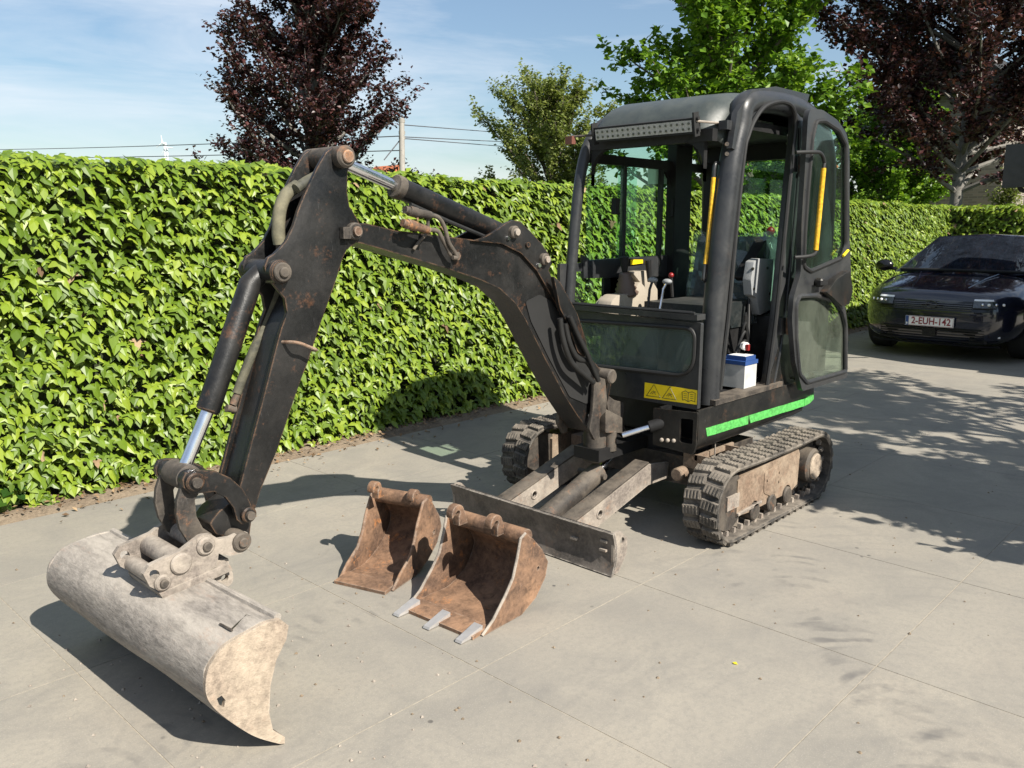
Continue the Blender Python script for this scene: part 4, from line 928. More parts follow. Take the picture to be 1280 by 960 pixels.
# rectangular weld outline on the shell
def onshell(u, v):
    """where the line of sight meets the bucket's outer curve"""
    best = None
    for yy in np.linspace(2.04, 3.0, 160):
        q = U(u, v, y=float(yy)); t = (yy-2.03)/BW
        dmin = min((Vector((q.x-SH.x*t, 0, q.z))-p).length for p in P)
        if best is None or dmin < best[0]: best = (dmin, q)
    return best[1]
tube('weld_outline', [onshell(289, 787), onshell(308, 769), onshell(319, 772)], .0025, 'ink', DB, 5)
tube('weld_outline', [onshell(275, 780), onshell(290, 788)], .004, 'grime', DB, 5)

# ---- cab frame
lc = [U(u, v, y=2.10) for u, v in ((884, 512), (887, 450), (893, 390), (901, 309), (912, 215), (923, 160))]
hoop = smooth_path([Vector((lc[0].x, 2.10, .64))]+lc[1:]+[Vector((3.84, 2.10, 2.085)), Vector((4.02, 2.10, 2.125)), Vector((4.35, 2.10, 2.13)), Vector((4.62, 2.10, 2.08)), Vector((4.77, 2.10, 1.97)), Vector((4.84, 2.10, 1.75)), Vector((4.86, 2.10, 1.2)), Vector((4.86, 2.10, .66))], 6)
tube('cab_hoop', hoop, .058, 'cabpaint', EX, 20)
hr = smooth_path([Vector((3.475, 2.885, .64)), Vector((3.478, 2.885, 1.1)), Vector((3.53, 2.885, 1.6)), Vector((3.585, 2.885, 1.86)), Vector((3.66, 2.87, 2.0)), Vector((3.80, 2.86, 2.075)), Vector((4.2, 2.85, 2.11)), Vector((4.6, 2.86, 2.07)), Vector((4.77, 2.87, 1.96)), Vector((4.84, 2.88, 1.75)), Vector((4.86, 2.88, 1.2)), Vector((4.86, 2.88, .66))], 6)
tube('cab_hoop', hr, .030, 'cabpaint', EX, 16)
# roof shell
rp_ = smooth_path([Vector((3.60, 0, 1.965)), Vector((3.645, 0, 2.035)), Vector((3.73, 0, 2.10)), Vector((3.88, 0, 2.145)), Vector((4.2, 0, 2.17)), Vector((4.55, 0, 2.15)), Vector((4.73, 0, 2.09)), Vector((4.83, 0, 1.97))], 5)
bm = bmesh.new(); g0, g1 = [], []
for j in range(25):
    s = j/24; yy = 2.125+.775*s; e = abs(2*s-1); drop = (.095 if s > .5 else .045)*max(0, (e-.72)/.28)**2.2
    ridge = .010*(math.exp(-((e-.80)/.035)**2))
    r0, r1 = [], []
    for i, p in enumerate(rp_):
        k = i/(len(rp_)-1); fr = .02*math.sin(math.pi*k)
        sx = p.x+.10*max(0, 1-s/.16)**1.5*(1-k)-.16*max(0, 1-s/.3)*max(0, k-.5)*2; drop2 = .05*max(0, 1-s/.3)*max(0, k-.35)*1.5; r0.append(bm.verts.new((sx, yy, p.z-drop-drop2+fr+ridge))); r1.append(bm.verts.new((4.2+(sx-4.2)*.97, yy, p.z-drop-drop2+fr-.025)))
    g0.append(r0); g1.append(r1)
for g in (g0, g1):
    for a, b in zip(g, g[1:]):
        for i in range(len(rp_)-1): bm.faces.new((a[i], b[i], b[i+1], a[i+1]))
for i in (0, -1):
    for j in range(24): bm.faces.new((g0[j][i], g0[j+1][i], g1[j+1][i], g1[j][i]))
for j in (0, -1):
    for i in range(len(rp_)-1): bm.faces.new((g0[j][i], g0[j][i+1], g1[j][i+1], g1[j][i]))
fin('roof', bm, 'roof', EX, ang=45)
box('headliner', (3.72, 2.15, 1.99), (4.76, 2.84, 2.035), 'dark', EX, bev=.02)
box('front_header', (3.595, 2.12, 1.905), (3.64, 2.87, 1.962), 'dark', EX, bev=.01)
for sy, yy in ((1, 2.165), (-1, 2.845)):            # rounded inner corners of the windscreen opening
    q = [Vector((3.60, yy, 1.91)), Vector((3.60, yy, 1.72))]
    for k in range(7):
        a = math.pi/2*k/6; q.append(Vector((3.60, yy+sy*(.13-.13*math.cos(a)), 1.78+.13*math.sin(a))))
    prism('header_corner', q, (.03, 0, 0), 'dark', EX, bev=0)
# rear frame and windows
for yy in (2.13, 2.80):
    box('rear_pillar', (4.79, yy, .66), (4.86, yy+.07, 2.0), 'dark', EX, bev=.015)
box('rear_wall', (4.80, 2.14, .66), (4.85, 2.86, 1.16), 'dark', EX, bev=.01)
box('rear_header', (4.76, 2.14, 1.90), (4.82, 2.86, 2.03), 'dark', EX, bev=.01)
box('rear_window', (4.825, 2.20, 1.16), (4.831, 2.80, 1.92), 'glass', EX, bev=0)
# right side: rails, bars, panes
YR = 2.895
box('right_top_rail', (3.60, YR-.02, 1.845), (4.82, YR+.015, 1.895), 'dark', EX, bev=.005)
box('right_rear_post', (4.42, YR-.05, .66), (4.60, YR+.012, 2.04), 'dark', EX, bev=.02)
q = UY([(729, 318), (737, 325), (845, 318), (842, 300), (850, 290), (862, 290), (862, 345), (730, 348)], YR-.01)
prism('right_mid_rail', q, (0, .025, 0), 'cabpaint', EX, bev=.006)
prism('right_upper_corner', [Vector((4.42, YR-.015, 1.85))]+[Vector((4.42-.12*math.sin(a)*1., YR-.015, 1.85-.12+.12*math.cos(a))) for a in []]+[Vector((4.30, YR-.015, 1.85)), Vector((4.37, YR-.015, 1.83)), Vector((4.41, YR-.015, 1.79)), Vector((4.42, YR-.015, 1.73))], (0, .02, 0), 'dark', EX, bev=0)
box('right_pane', (3.62, YR-.008, 1.30), (4.08, YR-.003, 1.85), 'glass', EX, bev=0)
box('right_pane', (3.92, YR+.005, 1.30), (4.42, YR+.010, 1.85), 'glass', EX, bev=0)
box('upper_pane', (3.66, YR-.006, 1.895), (4.42, YR, 2.03), 'glass', EX, bev=0)
b0 = U(779, 260, y=YR).x; b1 = U(825, 260, y=YR).x
for xx in (b0, b1): box('window_bar', (xx-.012, YR-.014, 1.27), (xx+.012, YR+.014, 1.86), 'seal', EX, bev=.003)
c = U(768, 258, y=YR-.02); box('window_latch', (c.x-.018, YR-.045, c.z-.045), (c.x+.018, YR-.012, c.z+.045), 'matte', EX, bev=.01)
c = U(836, 260, y=YR-.02); box('window_latch', (c.x-.012, YR-.045, c.z-.05), (c.x+.012, YR-.012, c.z+.05), 'matte', EX, bev=.008)
q = UY([(810, 210), (834, 211), (834, 230), (810, 230)], YR+.012); prism('paper_notice', q, (0, .001, 0), 'white', EX, bev=0)
lw = round_poly(UY([(712, 340), (762, 338), (764, 364), (742, 392), (708, 400)], YR), .03)
fr_ = UY([(700, 330), (790, 326), (800, 420), (700, 420)], YR)
prism('right_lower_panel', fr_, (0, .02, 0), 'cabpaint', EX, holes=[lw]); prism('right_lower_pane', lw, (0, .004, 0), 'glass', EX, bev=0).location = (0, .008, 0)
box('right_wall', (3.80, YR, .66), (4.84, YR+.02, 1.22), 'dark', EX, bev=.005)

# ---- front lower panel with its long rounded window
XF = 3.44
fo = round_poly([(XF, 2.045, .642), (XF, 2.045, 1.06), (XF, 2.90, 1.07), (XF, 2.90, .645)], .01)
ho = round_poly([(XF, 2.075, .80), (XF, 2.075, 1.032), (XF, 2.86, 1.015), (XF, 2.86, .782)], [.11, .06, .06, .11], 7)
fpn = prism('front_panel', fo, (.022, 0, 0), 'cabpaint', EX, holes=[ho])
tube('window_seal', [p+Vector((-.002, 0, 0)) for p in ho+[ho[0]]], .0105, 'seal', fpn, 8)
tube('panel_bead', [(XF-.002, 2.046, .65), (XF-.002, 2.046, 1.05)], .004, 'cabpaint', fpn, 6)
prism('lower_pane', ho, (.004, 0, 0), 'glassdirty', EX, bev=0).location = (.009, 0, 0)
for (ya, yb, z0, z1, rr_, mt) in ((2.06, 2.90, 1.072, 1.098, .0, 'cabpaint'),):
    box('front_sill', (3.425, ya, z0), (3.50, yb, z1), mt, EX, bev=.006)
tube('sill_seal', [(3.435, 2.08, 1.104), (3.435, 2.88, 1.104)], .007, 'seal', EX, 8)
tube('sill_seal', [(3.475, 2.12, 1.103), (3.475, 2.86, 1.103)], .006, 'seal', EX, 8)
# yellow warning sticker: two triangles and a book
st = UX([(806, 478), (872, 488), (871, 506), (805, 497)], XF-.0015)
sk = prism('warning_sticker', st, (.0012, 0, 0), 'sticker', EX, bev=0)
def ink(px, r=.0016, nm='sticker_mark'):
    tube(nm, UX(px, XF-.0025), r, 'ink', sk, 5)
for x0, y0 in ((808, 494.5), (828, 497.5)):
    ink([(x0, y0), (x0+9.5, y0-14), (x0+17.5, y0+2.4), (x0, y0)])
    ink([(x0+5, y0-2.5), (x0+8.5, y0-6), (x0+11.5, y0-1.2)], .0014); ink([(x0+7, y0-2), (x0+10.5, y0-5), (x0+12, y0-4)], .0013)
ink([(853, 500), (852.5, 490), (857, 488.6), (860.5, 491), (865, 489.8), (869, 491.5), (868.5, 502.5), (864, 500.5), (860, 502), (856, 499.5), (853, 500)], .0016)
ink([(860.5, 491), (860, 501.5)], .0014)
for k in range(3): ink([(854.5, 492+k*2.4), (858.5, 492.5+k*2.4)], .001); ink([(862.5, 493+k*2.4), (866.8, 493.6+k*2.4)], .001)

# ---- light bar under the roof edge
lbm = Matrix.Translation((3.53, 2.478, 1.972)) @ Matrix.Rotation(R(-12), 4, 'Y')
lb = box('light_bar', (-.0, -.297, -.036), (.055, .297, .036), 'matte', EX, bev=.005, mtx=lbm)
box('lens_panel', (-.0035, -.285, -.026), (.001, .285, .026), 'lens', lb, bev=.001, mtx=lbm)
for row in (-1, 1):
    for k in range(18):
        c = lbm @ Vector((-.0045, -.27+.54*k/17, row*.0125)); u_ = lbm.to_3x3() @ Vector((-1, 0, 0))
        cyl('led', c, c+u_*.002, .0062, 'leddark', lb, 8)
for sy in (-1, 1):
    c0 = lbm @ Vector((-.006, sy*.300, -.055)); box('end_bracket', (-.010, sy*.3005-.004, -.05), (.035, sy*.3005+.004, .06), 'matte', lb, bev=.006, mtx=lbm)
    for k in (-.02, .03): cyl('bracket_bolt', lbm @ Vector((.012, sy*.302, k)), lbm @ Vector((.012, sy*.318, k)), .009, 'matte', lb, 8)
tube('light_bar_rod', [lbm @ Vector((.01, -.30, .02)), U(909, 155, y=2.13)], .006, 'pale', EX, 8)
tube('light_bar_rod', [lbm @ Vector((.01, .30, .0)), U(712, 171, y=2.90)], .006, 'grime', EX, 8)
c = U(910, 157, y=2.10); box('rod_bracket', (c.x-.035, 2.085, c.z-.02), (c.x+.01, 2.13, c.z+.022), 'cabpaint', EX, bev=.006)
c = U(712, 173, y=2.90); box('rod_bracket', (c.x-.012, 2.875, c.z-.03), (c.x+.02, 2.92, c.z+.01), 'rustred', EX, bev=.006)
for v in (181, 193): c = U(908, v, y=2.11); cyl('pillar_bolt', c, c+Vector((-.03, -.02, 0)), .010, 'grime', EX, 10)

# ---- grab handle on the pillar
q = UY([(907, 205), (900, 204), (897, 210), (896, 222), (893, 260), (888, 312), (884, 342), (884, 350), (889, 352)], 2.15)
for k in range(1, 8): q[k] = q[k]+Vector((-.03, .0, 0))
gh = tube('grab_handle', smooth_path(q, 4), .0095, 'cabpaint', EX, 10)
tube('yellow_sleeve', [q[3], q[4], q[5], q[5].lerp(q[6], .6)], .0108, 'yellow', gh, 10)

# ---- door opening and B post
seal = smooth_path(UY([(900, 487), (904, 450), (911, 390), (919, 300), (930, 193), (935, 170), (943, 150), (956, 133), (974, 127), (988, 131), (994, 145), (994, 165), (988, 220), (981, 290), (971, 390), (966, 430), (958, 487)], 2.046), 4)
tube('door_seal', seal, .012, 'seal', EX, 8)
pb = UY([(996, 140), (1005, 150), (1004, 200), (999, 300), (990, 400), (984, 440), (975, 488), (960, 489), (968, 430), (973, 390), (983, 290), (990, 220), (996, 165)], 2.055)
prism('door_post', pb, (0, .05, 0), 'cabpaint', EX, bev=.006)
tube('post_bead', smooth_path(UY([(1000, 160), (998, 220), (991, 300), (982, 390), (975, 440), (966, 486)], 2.05), 3), .007, 'cabpaint', EX, 8)
corner = UY([(930, 193), (935, 170), (943, 150), (956, 133), (974, 127), (988, 131), (996, 140), (1003, 150), (1012, 118), (970, 108), (940, 112), (922, 140), (915, 185)], 2.065)
prism('cab_side_header', corner, (0, .03, 0), 'cabpaint', EX, bev=0)
qp = [(4.30, 2.07, .66), (4.30, 2.07, 1.12), (4.84, 2.07, 1.12), (4.84, 2.07, .66)]
prism('quarter_panel', qp, (0, .02, 0), 'black', EX, bev=.004)
box('quarter_pane', (4.33, 2.082, 1.12), (4.82, 2.087, 2.04), 'glass', EX, bev=0)
prism('lower_door_post', UY([(975, 430), (985, 430), (986, 470), (1000, 494), (968, 500), (958, 489)], 2.05), (0, .05, 0), 'black', EX, bev=.004)

# ---- the open door, folded back along the side
YD = 1.972
do = round_poly(UY([(1013, 136), (1028, 137), (1047, 150), (1058, 166), (1062, 185), (1062, 300), (1064, 345), (1056, 378), (1060, 410), (1059, 472), (1003, 489), (994, 452), (990, 400), (992, 372), (1001, 342), (1002, 278), (1007, 199), (1010, 146)], YD), .025)
h1 = round_poly(UY([(1020, 152), (1030, 151), (1048, 163), (1057, 181), (1057, 306), (1052, 322), (1013, 339), (1004.5, 333), (1006, 290), (1009.5, 239), (1015.5, 171)], YD), .02)
h2 = round_poly(UY([(999, 370), (1019, 369), (1045, 377), (1053, 389), (1057, 406), (1057, 464), (1008, 478), (999, 467), (995, 421), (995, 381)], YD), .02)
DR = prism('door', do, (0, .028, 0), 'cabpaint', EX, holes=[h1, h2])
for h, m_ in ((h1, 'glass'), (h2, 'glassdoor')):
    tube('pane_seal', h+[h[0]], .013, 'seal' if h is h1 else 'cabpaint', DR, 8)
    prism('pane', [p+Vector((0, .012, 0)) for p in h], (0, .004, 0), m_, DR, bev=0)
q = UY([(1004, 190), (1017, 190), (1026, 192), (1030.5, 203), (1029, 215), (1021, 300), (1019.5, 315), (1012, 320), (1002, 322)], YD-.04); q[0].y = q[-1].y = YD
tube('door_handle_bar', smooth_path(q, 4), .010, 'seal', DR, 10)
tube('yellow_sleeve', [q[3].lerp(q[4], .6), q[5], q[5].lerp(q[6], .85)], .0135, 'yellow', DR, 10)
prism('latch_box', round_poly(UY([(1046, 349), (1063, 338), (1066, 365), (1062, 380), (1053, 383), (1042, 372), (1034, 366)], YD-.045), .01), (0, .043, 0), 'black', DR, bev=.01)
c = U(1024, 353, y=YD-.02); cyl('latch_knob', (c.x, YD-.045, c.z), (c.x, YD, c.z), .026, 'black', DR, 16, bev=.008); box('latch_lever', (c.x-.05, YD-.05, c.z-.012), (c.x+.045, YD-.03, c.z+.012), 'dark', DR, bev=.006)
tube('latch_loop', UY([(1054, 320), (1060, 313)], YD-.02), .008, 'sticker', DR, 6)
for v0, v1, u0 in ((194, 215, 1000), (397, 418, 985)):
    a, b = U(u0, v0, y=2.02), U(u0, v1, y=2.02); cyl('hinge', a, b, .012, 'rust' if v0 > 300 else 'grime', EX, 12, bev=.003)
    box('hinge_leaf', (a.x-.045, 2.034, b.z), (a.x+.02, 2.054, a.z), 'cabpaint', EX, bev=.003)

# ---- inside the cab
cb = thing  # (interior pieces are parts of the excavator)
box('seat_base', (3.98, 2.27, .66), (4.42, 2.64, .955), 'dark', EX, bev=.03)
bm = bmesh.new(); b_box(bm, (3.86, 2.26, .96), (4.45, 2.66, 1.10)); bevel(bm, .05, 4); fin('seat_cushion', bm, 'seat', EX)
bm = bmesh.new(); b_box(bm, (-.06, -.24, 0), (.07, .24, .46), Matrix.Translation((4.46, 2.48, .99)) @ Matrix.Rotation(R(12), 4, 'Y')); bevel(bm, .05, 4); fin('seat_back', bm, 'seat', EX)
# torn clear plastic cover over the seat back
bm = bmesh.new(); gr = []
for i in range(12):
    row = []
    for j in range(10):
        y = 2.20+.56*i/11; z = .98+.50*j/9; x = 4.37+.1*(z-.98)/.5-.05*math.cos((i-5.5)/5.5*1.3)+random.uniform(-.014, .014)+(.05 if i in (0, 11) else 0)
        row.append(bm.verts.new((x, y, z+random.uniform(-.012, .012))))
    gr.append(row)
for a, b in zip(gr, gr[1:]):
    for j in range(9): bm.faces.new((a[j], a[j+1], b[j+1], b[j]))
fin('seat_cover', bm, 'film', EX, smooth=False)
# right console with joystick
q = UY([(760, 397), (765, 376), (772, 369), (790, 367), (800, 352), (806, 358), (810, 372), (806, 398)], 2.70)
co_ = prism('right_console', round_poly(q, .012), (0, .09, 0), 'beige', EX, bev=.012)
prism('console_back', round_poly(UY([(790, 340), (808, 338), (822, 362), (822, 398), (806, 398), (806, 360)], 2.72), .01), (0, .06, 0), 'beige', EX, bev=.01)
prism('console_pod', round_poly(UY([(750, 398), (753, 380), (761, 370), (762, 398)], 2.78), .01), (0, .05, 0), 'beige', EX, bev=.008)
c = U(783, 369, y=2.745); d = U(781, 340, y=2.745)
bm = bmesh.new(); pts, rad = [], []
for k in range(11): pts.append(c.lerp(d, k/10)); rad.append((.075-.045*k/10)*(1.0 if k % 2 else .84))
b_tube(bm, pts, rad, 16); fin('joystick_boot', bm, 'boot', EX, ang=80)
e = U(780, 321, y=2.745); tube('joystick', [d, d.lerp(e, .35), d.lerp(e, .7), e], [.014, .020, .024, .025], 'dark', EX, 12)
tube('control_lever', UY([(812, 352), (810, 325)], 2.68), [.012, .018], 'dark', EX, 10)
g = UY([(786, 323), (805, 323), (807, 331), (787, 333)], 2.76); prism('instrument_panel', g, (0, .03, 0), 'dark', EX, bev=.003); prism('instrument_label', [p+Vector((0, -.004, 0)) for p in UY([(788, 324.5), (803, 324.5), (803, 329), (788, 331)], 2.755)], (0, .002, 0), 'sticker', EX, bev=0)
for k, (t0, t1, t2) in enumerate((((809, 398), (812, 362), (816, 350)), ((823, 396), (829, 362), (834, 352)))):
    a, b, c = U(*t0, y=2.52), U(*t1, y=2.52), U(*t2, y=2.52); tube('travel_lever', [a, b, c], .007, 'chrome' if k else 'seal', EX, 8)
    bm = bmesh.new(); bmesh.ops.create_uvsphere(bm, u_segments=14, v_segments=8, radius=.022, matrix=Matrix.Translation(c) @ Matrix.Diagonal((1, 1.3, .7, 1))); fin('lever_knob', bm, 'greyplastic', EX)
c = U(839, 344, y=2.55); bm = bmesh.new(); bmesh.ops.create_uvsphere(bm, u_segments=14, v_segments=8, radius=.015, matrix=Matrix.Translation(c)); fin('red_knob', bm, 'red', EX)
tube('red_knob_stem', [c, c+Vector((.02, 0, -.12))], .008, 'seal', EX, 8)
# left arm console, tipped up
q = UY([(938.6, 350), (942.5, 327), (949, 323), (967.5, 324), (971.4, 383), (950, 394), (945.6, 372), (940, 369)], 2.20)
lcn = prism('left_console', round_poly(q, .008), (0, .05, 0), 'greyplastic', EX, bev=.008)
for u, v in ((942, 336), (960, 335), (943, 361), (963, 367)): c = U(u, v, y=2.195); cyl('console_screw', c, c+Vector((0, .01, 0)), .008, 'ink', lcn, 8)
prism('left_console_arm', round_poly(UY([(930, 347), (958, 300), (978, 296), (978, 310), (960, 325), (936, 352)], 2.25), .01), (0, .07, 0), 'dark', EX, bev=.01)
a, b = U(968, 300, y=2.25), U(963, 289, y=2.25); tube('safety_lever', [U(978, 297, y=2.25), a, b], .009, 'dark', EX, 8)
bm = bmesh.new(); bmesh.ops.create_uvsphere(bm, u_segments=12, v_segments=8, radius=.024, matrix=Matrix.Translation(b) @ Matrix.Diagonal((1, 1, 1.1, 1))); fin('safety_knob', bm, 'red', EX)
box('floor_tool_box', (3.62, 2.16, .80), (3.80, 2.26, .97), 'dark', EX, bev=.008, mtx=None)
c = U(929, 432, y=2.16); cyl('isolator_switch', c, c+Vector((-.02, -.03, 0)), .022, 'white', EX, 14, bev=.004); box('isolator_key', (c.x-.03, c.y-.045, c.z-.02), (c.x-.01, c.y-.030, c.z+.012), 'red', EX, bev=.004)
for k in range(4):
    tube('cable', smooth_path([(4.0+.05*k, 2.2, .78+.03*k), (4.1, 2.17, .9+.05*k), (4.2, 2.2, .85), (4.28, 2.25, 1.0+.04*k)], 6), .008, 'hoseblack', EX, 8)
# rear-view bracket / lamp inside the roof
c = U(953, 160, y=2.35); box('cab_lamp', (c.x-.09, 2.33, c.z-.035), (c.x+.09, 2.37, c.z+.035), 'white', EX, bev=.01)

# ================================================================== BATTERY on the cab floor
bp = U(929.5, 490, y=2.078); bw, bd, bh = .19, .13, .122
BT = thing('car_battery', 'white battery with blue lid standing in the cab doorway', 'battery', (bp.x+bd/2, bp.y+bw/2, .668))
box('case', (bp.x, bp.y, .669), (bp.x+bd, bp.y+bw, .669+bh), 'batterycase', BT, bev=.006)
box('lid', (bp.x-.004, bp.y-.004, .669+bh+.001), (bp.x+bd+.004, bp.y+bw+.004, .669+bh+.022), 'blue', BT, bev=.005)
box('lid_top', (bp.x+.015, bp.y+.004, .669+bh+.0225), (bp.x+bd-.01, bp.y+bw*.62, .669+bh+.045), 'blue', BT, bev=.005)
box('label_sticker', (bp.x+.022, bp.y+.012, .669+bh+.0452), (bp.x+bd-.018, bp.y+bw*.58, .669+bh+.0468), 'white', BT, bev=0)
for yy in (.80, .93): cyl('terminal', (bp.x+.03, bp.y+bw*yy, .669+bh+.02), (bp.x+.03, bp.y+bw*yy, .669+bh+.04), .009, 'pale', BT, 12)

# ================================================================== LOOSE BUCKETS
def UP(u, v, Pt, n):
    r = _fw*FPX+_rt*(u-640)+_up*(480-v); return _C+r*((Pt-_C).dot(n)/r.dot(n))
def loose_bucket(name, label, tip, fartip, frontpx, backpx, width, teeth, mat='rust', cut=None, hookr=.035, edge='rust'):
    T0 = U(*tip, z=0); T1 = U(*fartip, z=0); W = (T1-T0); W.z = 0; W.normalize()
    B = thing(name, label, 'excavator bucket', T0+W*width/2)
    fr = [UP(u, v, T0, W) for u, v in frontpx]; bk = [UP(u, v, T0, W) for u, v in backpx]
    zmin = min(p.z for p in fr+bk)
    for p in fr+bk: p.z = max(.003, p.z)
    shell = smooth_path([fr[0]]+bk[::-1]+[fr[-1]], 4)             # from the cutting edge round the back to the top lip
    cen = sum((p for p in fr+bk), Vector())/len(fr+bk)
    bm = bmesh.new(); O, I = [], []
    ns = 10
    for j in range(ns+1):
        ro, ri = [], []
        for i, p in enumerate(shell):
            tg = (shell[min(i+1, len(shell)-1)]-shell[max(i-1, 0)]).normalized(); nv = tg.cross(W)
            if nv.dot(cen-p) < 0: nv = -nv
            k = random.uniform(-.001, .001); ro.append(bm.verts.new(p+W*width*j/ns+nv*k)); ri.append(bm.verts.new(p+W*width*j/ns+nv*(.010+k)))
        O.append(ro); I.append(ri)
    for g in (O, I):
        for a, b in zip(g, g[1:]):
            for i in range(len(shell)-1): bm.faces.new((a[i], a[i+1], b[i+1], b[i]))
    for i in (0, -1):
        for j in range(ns): bm.faces.new((O[j][i], O[j+1][i], I[j+1][i], I[j][i]))
    for j in (0, -1):
        for i in range(len(shell)-1): bm.faces.new((O[j][i], O[j][i+1], I[j][i+1], I[j][i]))
    fin('shell', bm, mat, B, ang=50)
    side = fr[:1]+bk[::-1]+fr[:0:-1]
    hole = [circ(cen.lerp(bk[len(bk)//3], .62), .009, W, 8)]
    prism('side_plate', side, -W*.012, mat, B, holes=[hole[0]]); prism('side_plate', [p+W*width for p in side], W*.012, mat, B, bev=.002)
    # bright worn strips along the front edges
    for o_ in (Vector(), W*width):
        d = -W*.013 if o_.length == 0 else W*.013
        bm = bmesh.new(); b_tube(bm, [p+o_+d*.5 for p in fr], .0062, 8); fin('wear_edge', bm, edge, B)
    top = fr[-1]; tb_ = tube('top_tube', [top-W*.004+Vector((.012, 0, -.022)), top+W*(width+.004)+Vector((.012, 0, -.022))], .034, mat, B, 18)
    D = Vector((W.y, -W.x, 0))                                     # towards the back of the bucket
    lipd = (fr[0]-bk[0]).normalized(); lipd = Vector((-D.x, -D.y, 0))
    box('cutting_edge', (-.045, .0, 0), (.05, width, .014), mat, B, bev=.003, mtx=Matrix.Translation(T0+Vector((0, 0, .004))) @ Matrix(((D.x, W.x, 0, 0), (D.y, W.y, 0, 0), (0, 0, 1, 0), (0, 0, 0, 1))) @ Matrix.Rotation(R(-4), 4, 'Y'))
    mt = lambda yy: Matrix.Translation(T0+W*yy) @ Matrix(((D.x, W.x, 0, 0), (D.y, W.y, 0, 0), (0, 0, 1, 0), (0, 0, 0, 1)))
    for k in range(teeth):
        yy = .025+(width-.05)*k/(teeth-1)
        bm = bmesh.new(); vv = [(-.098, -.016, .004), (-.098, .016, .004), (.015, .021, .006), (.015, -.021, .006), (-.092, -.016, .012), (-.092, .016, .012), (.015, .021, .036), (.015, -.021, .036)]
        vv = [bm.verts.new(mt(yy) @ Vector(p)) for p in vv]
        for f in ((3, 2, 1, 0), (4, 5, 6, 7), (0, 1, 5, 4), (1, 2, 6, 5), (2, 3, 7, 6), (3, 0, 4, 7)): bm.faces.new([vv[i] for i in f])
        bevel(bm, .005, 2); fin('tooth', bm, 'toothsteel', B)
    return B, T0, W, D, fr, bk, top
def hooks(B, px, W, hr, mat='rust'):
    for (u, v, base) in px:
        c = UP(u, v, base, W); c = Vector(c); th = .035
        D = Vector((W.y, -W.x, 0))
        V2 = lambda a, r: c+D*math.cos(R(a))*r+Vector((0, 0, math.sin(R(a))*r))
        ring = [V2(205-k*15, hr) for k in range(14)]                 # round outside, front to back
        ring += [c+D*hr*1.55+Vector((0, 0, -hr*1.5)), c+D*hr*.1+Vector((0, 0, -hr*1.5))]
        ring += [V2(-75, hr*.42), V2(-20, hr*.36), V2(40, hr*.36), V2(100, hr*.36), V2(160, hr*.38)]   # open throat
        prism('hook', ring, W*th, mat, B, bev=.004)
big = loose_bucket('digging_bucket', 'rusty brown toothed digging bucket lying open towards the camera', (601, 795), (509, 757),
    [(601, 795), (615, 774), (630, 744), (639.5, 722), (645, 696), (649, 673), (655, 666)], [(664, 673), (675, 686), (682, 701), (679, 720), (667, 746), (649, 769), (628, 783)], .385, 3, edge='pale')
B, T0, W, D, fr, bk, top = big
hooks(B, [(621, 655, T0+W*.085), (573, 642, T0+W*.255)], W, .036)
sm = loose_bucket('trenching_bucket', 'narrow rusty orange trenching bucket without teeth, beside the larger bucket', (489, 739), (432, 726),
    [(489, 739), (498, 718), (510, 697), (516, 676), (520, 655), (527, 628), (532, 623)], [(538, 628), (547, 645), (549, 657), (544, 677), (532, 700), (517, 722), (505, 737)], .262, 0, edge='rust')
B, T0, W, D, fr, bk, top = sm
hooks(B, [(521, 621, T0+W*.04), (472, 611, T0+W*.185)], W, .032)

# ================================================================== PARKED CAR
CX, CY = 10.25, 3.10
CAR = thing('parked_car', 'black hatchback parked nose-on beside the ivy hedge', 'car', (CX+2.1, CY, 0))
def cw_(x, y, z): return Vector((CX+x, CY+y, z))
def xfront(y, z):
    return .30*(abs(y)/.9)**2.4+.05*abs((z-.45)/.35)**2
S_ = [(.0, .24, .46, .69, .50), (.05, .20, .46, .75, .66), (.16, .18, .48, .795, .78), (.34, .17, .52, .835, .865), (.65, .17, .56, .89, .90), (1.05, .17, .6, .965, .905), (2.0, .17, .62, .99, .905), (3.4, .18, .65, 1.02, .89), (4.1, .25, .65, 1.0, .85), (4.33, .36, .6, .86, .74)]
bm = bmesh.new(); rings = []
for x, zb, zm, zt, w_ in S_:
    half = [(0, zb), (.7*w_, zb), (.97*w_, zb+.08), (w_, zm), (.975*w_, zt-.12), (.87*w_, zt-.015), (.45*w_, zt+.02), (0, zt+.03)]
    ring = [(y, z) for y, z in half]+[(-y, z) for y, z in half[-2:0:-1]]
    rings.append([bm.verts.new(cw_(x, y, z)) for y, z in ring])
for a, b in zip(rings, rings[1:]):
    n = len(a)
    for k in range(n): bm.faces.new((a[k], a[(k+1) % n], b[(k+1) % n], b[k]))
bm.faces.new(rings[0]); bm.faces.new(rings[-1][::-1]); fin('body', bm, 'carpaint', CAR, ang=180, sub=2)
# creases of the bonnet
for yy in (-.40, .40): tube('bonnet_crease', smooth_path([cw_(.22, yy*.75, .828), cw_(.6, yy*.9, .908), cw_(1.0, yy*1.15, .978)], 5), .008, 'carpaint', CAR, 6)
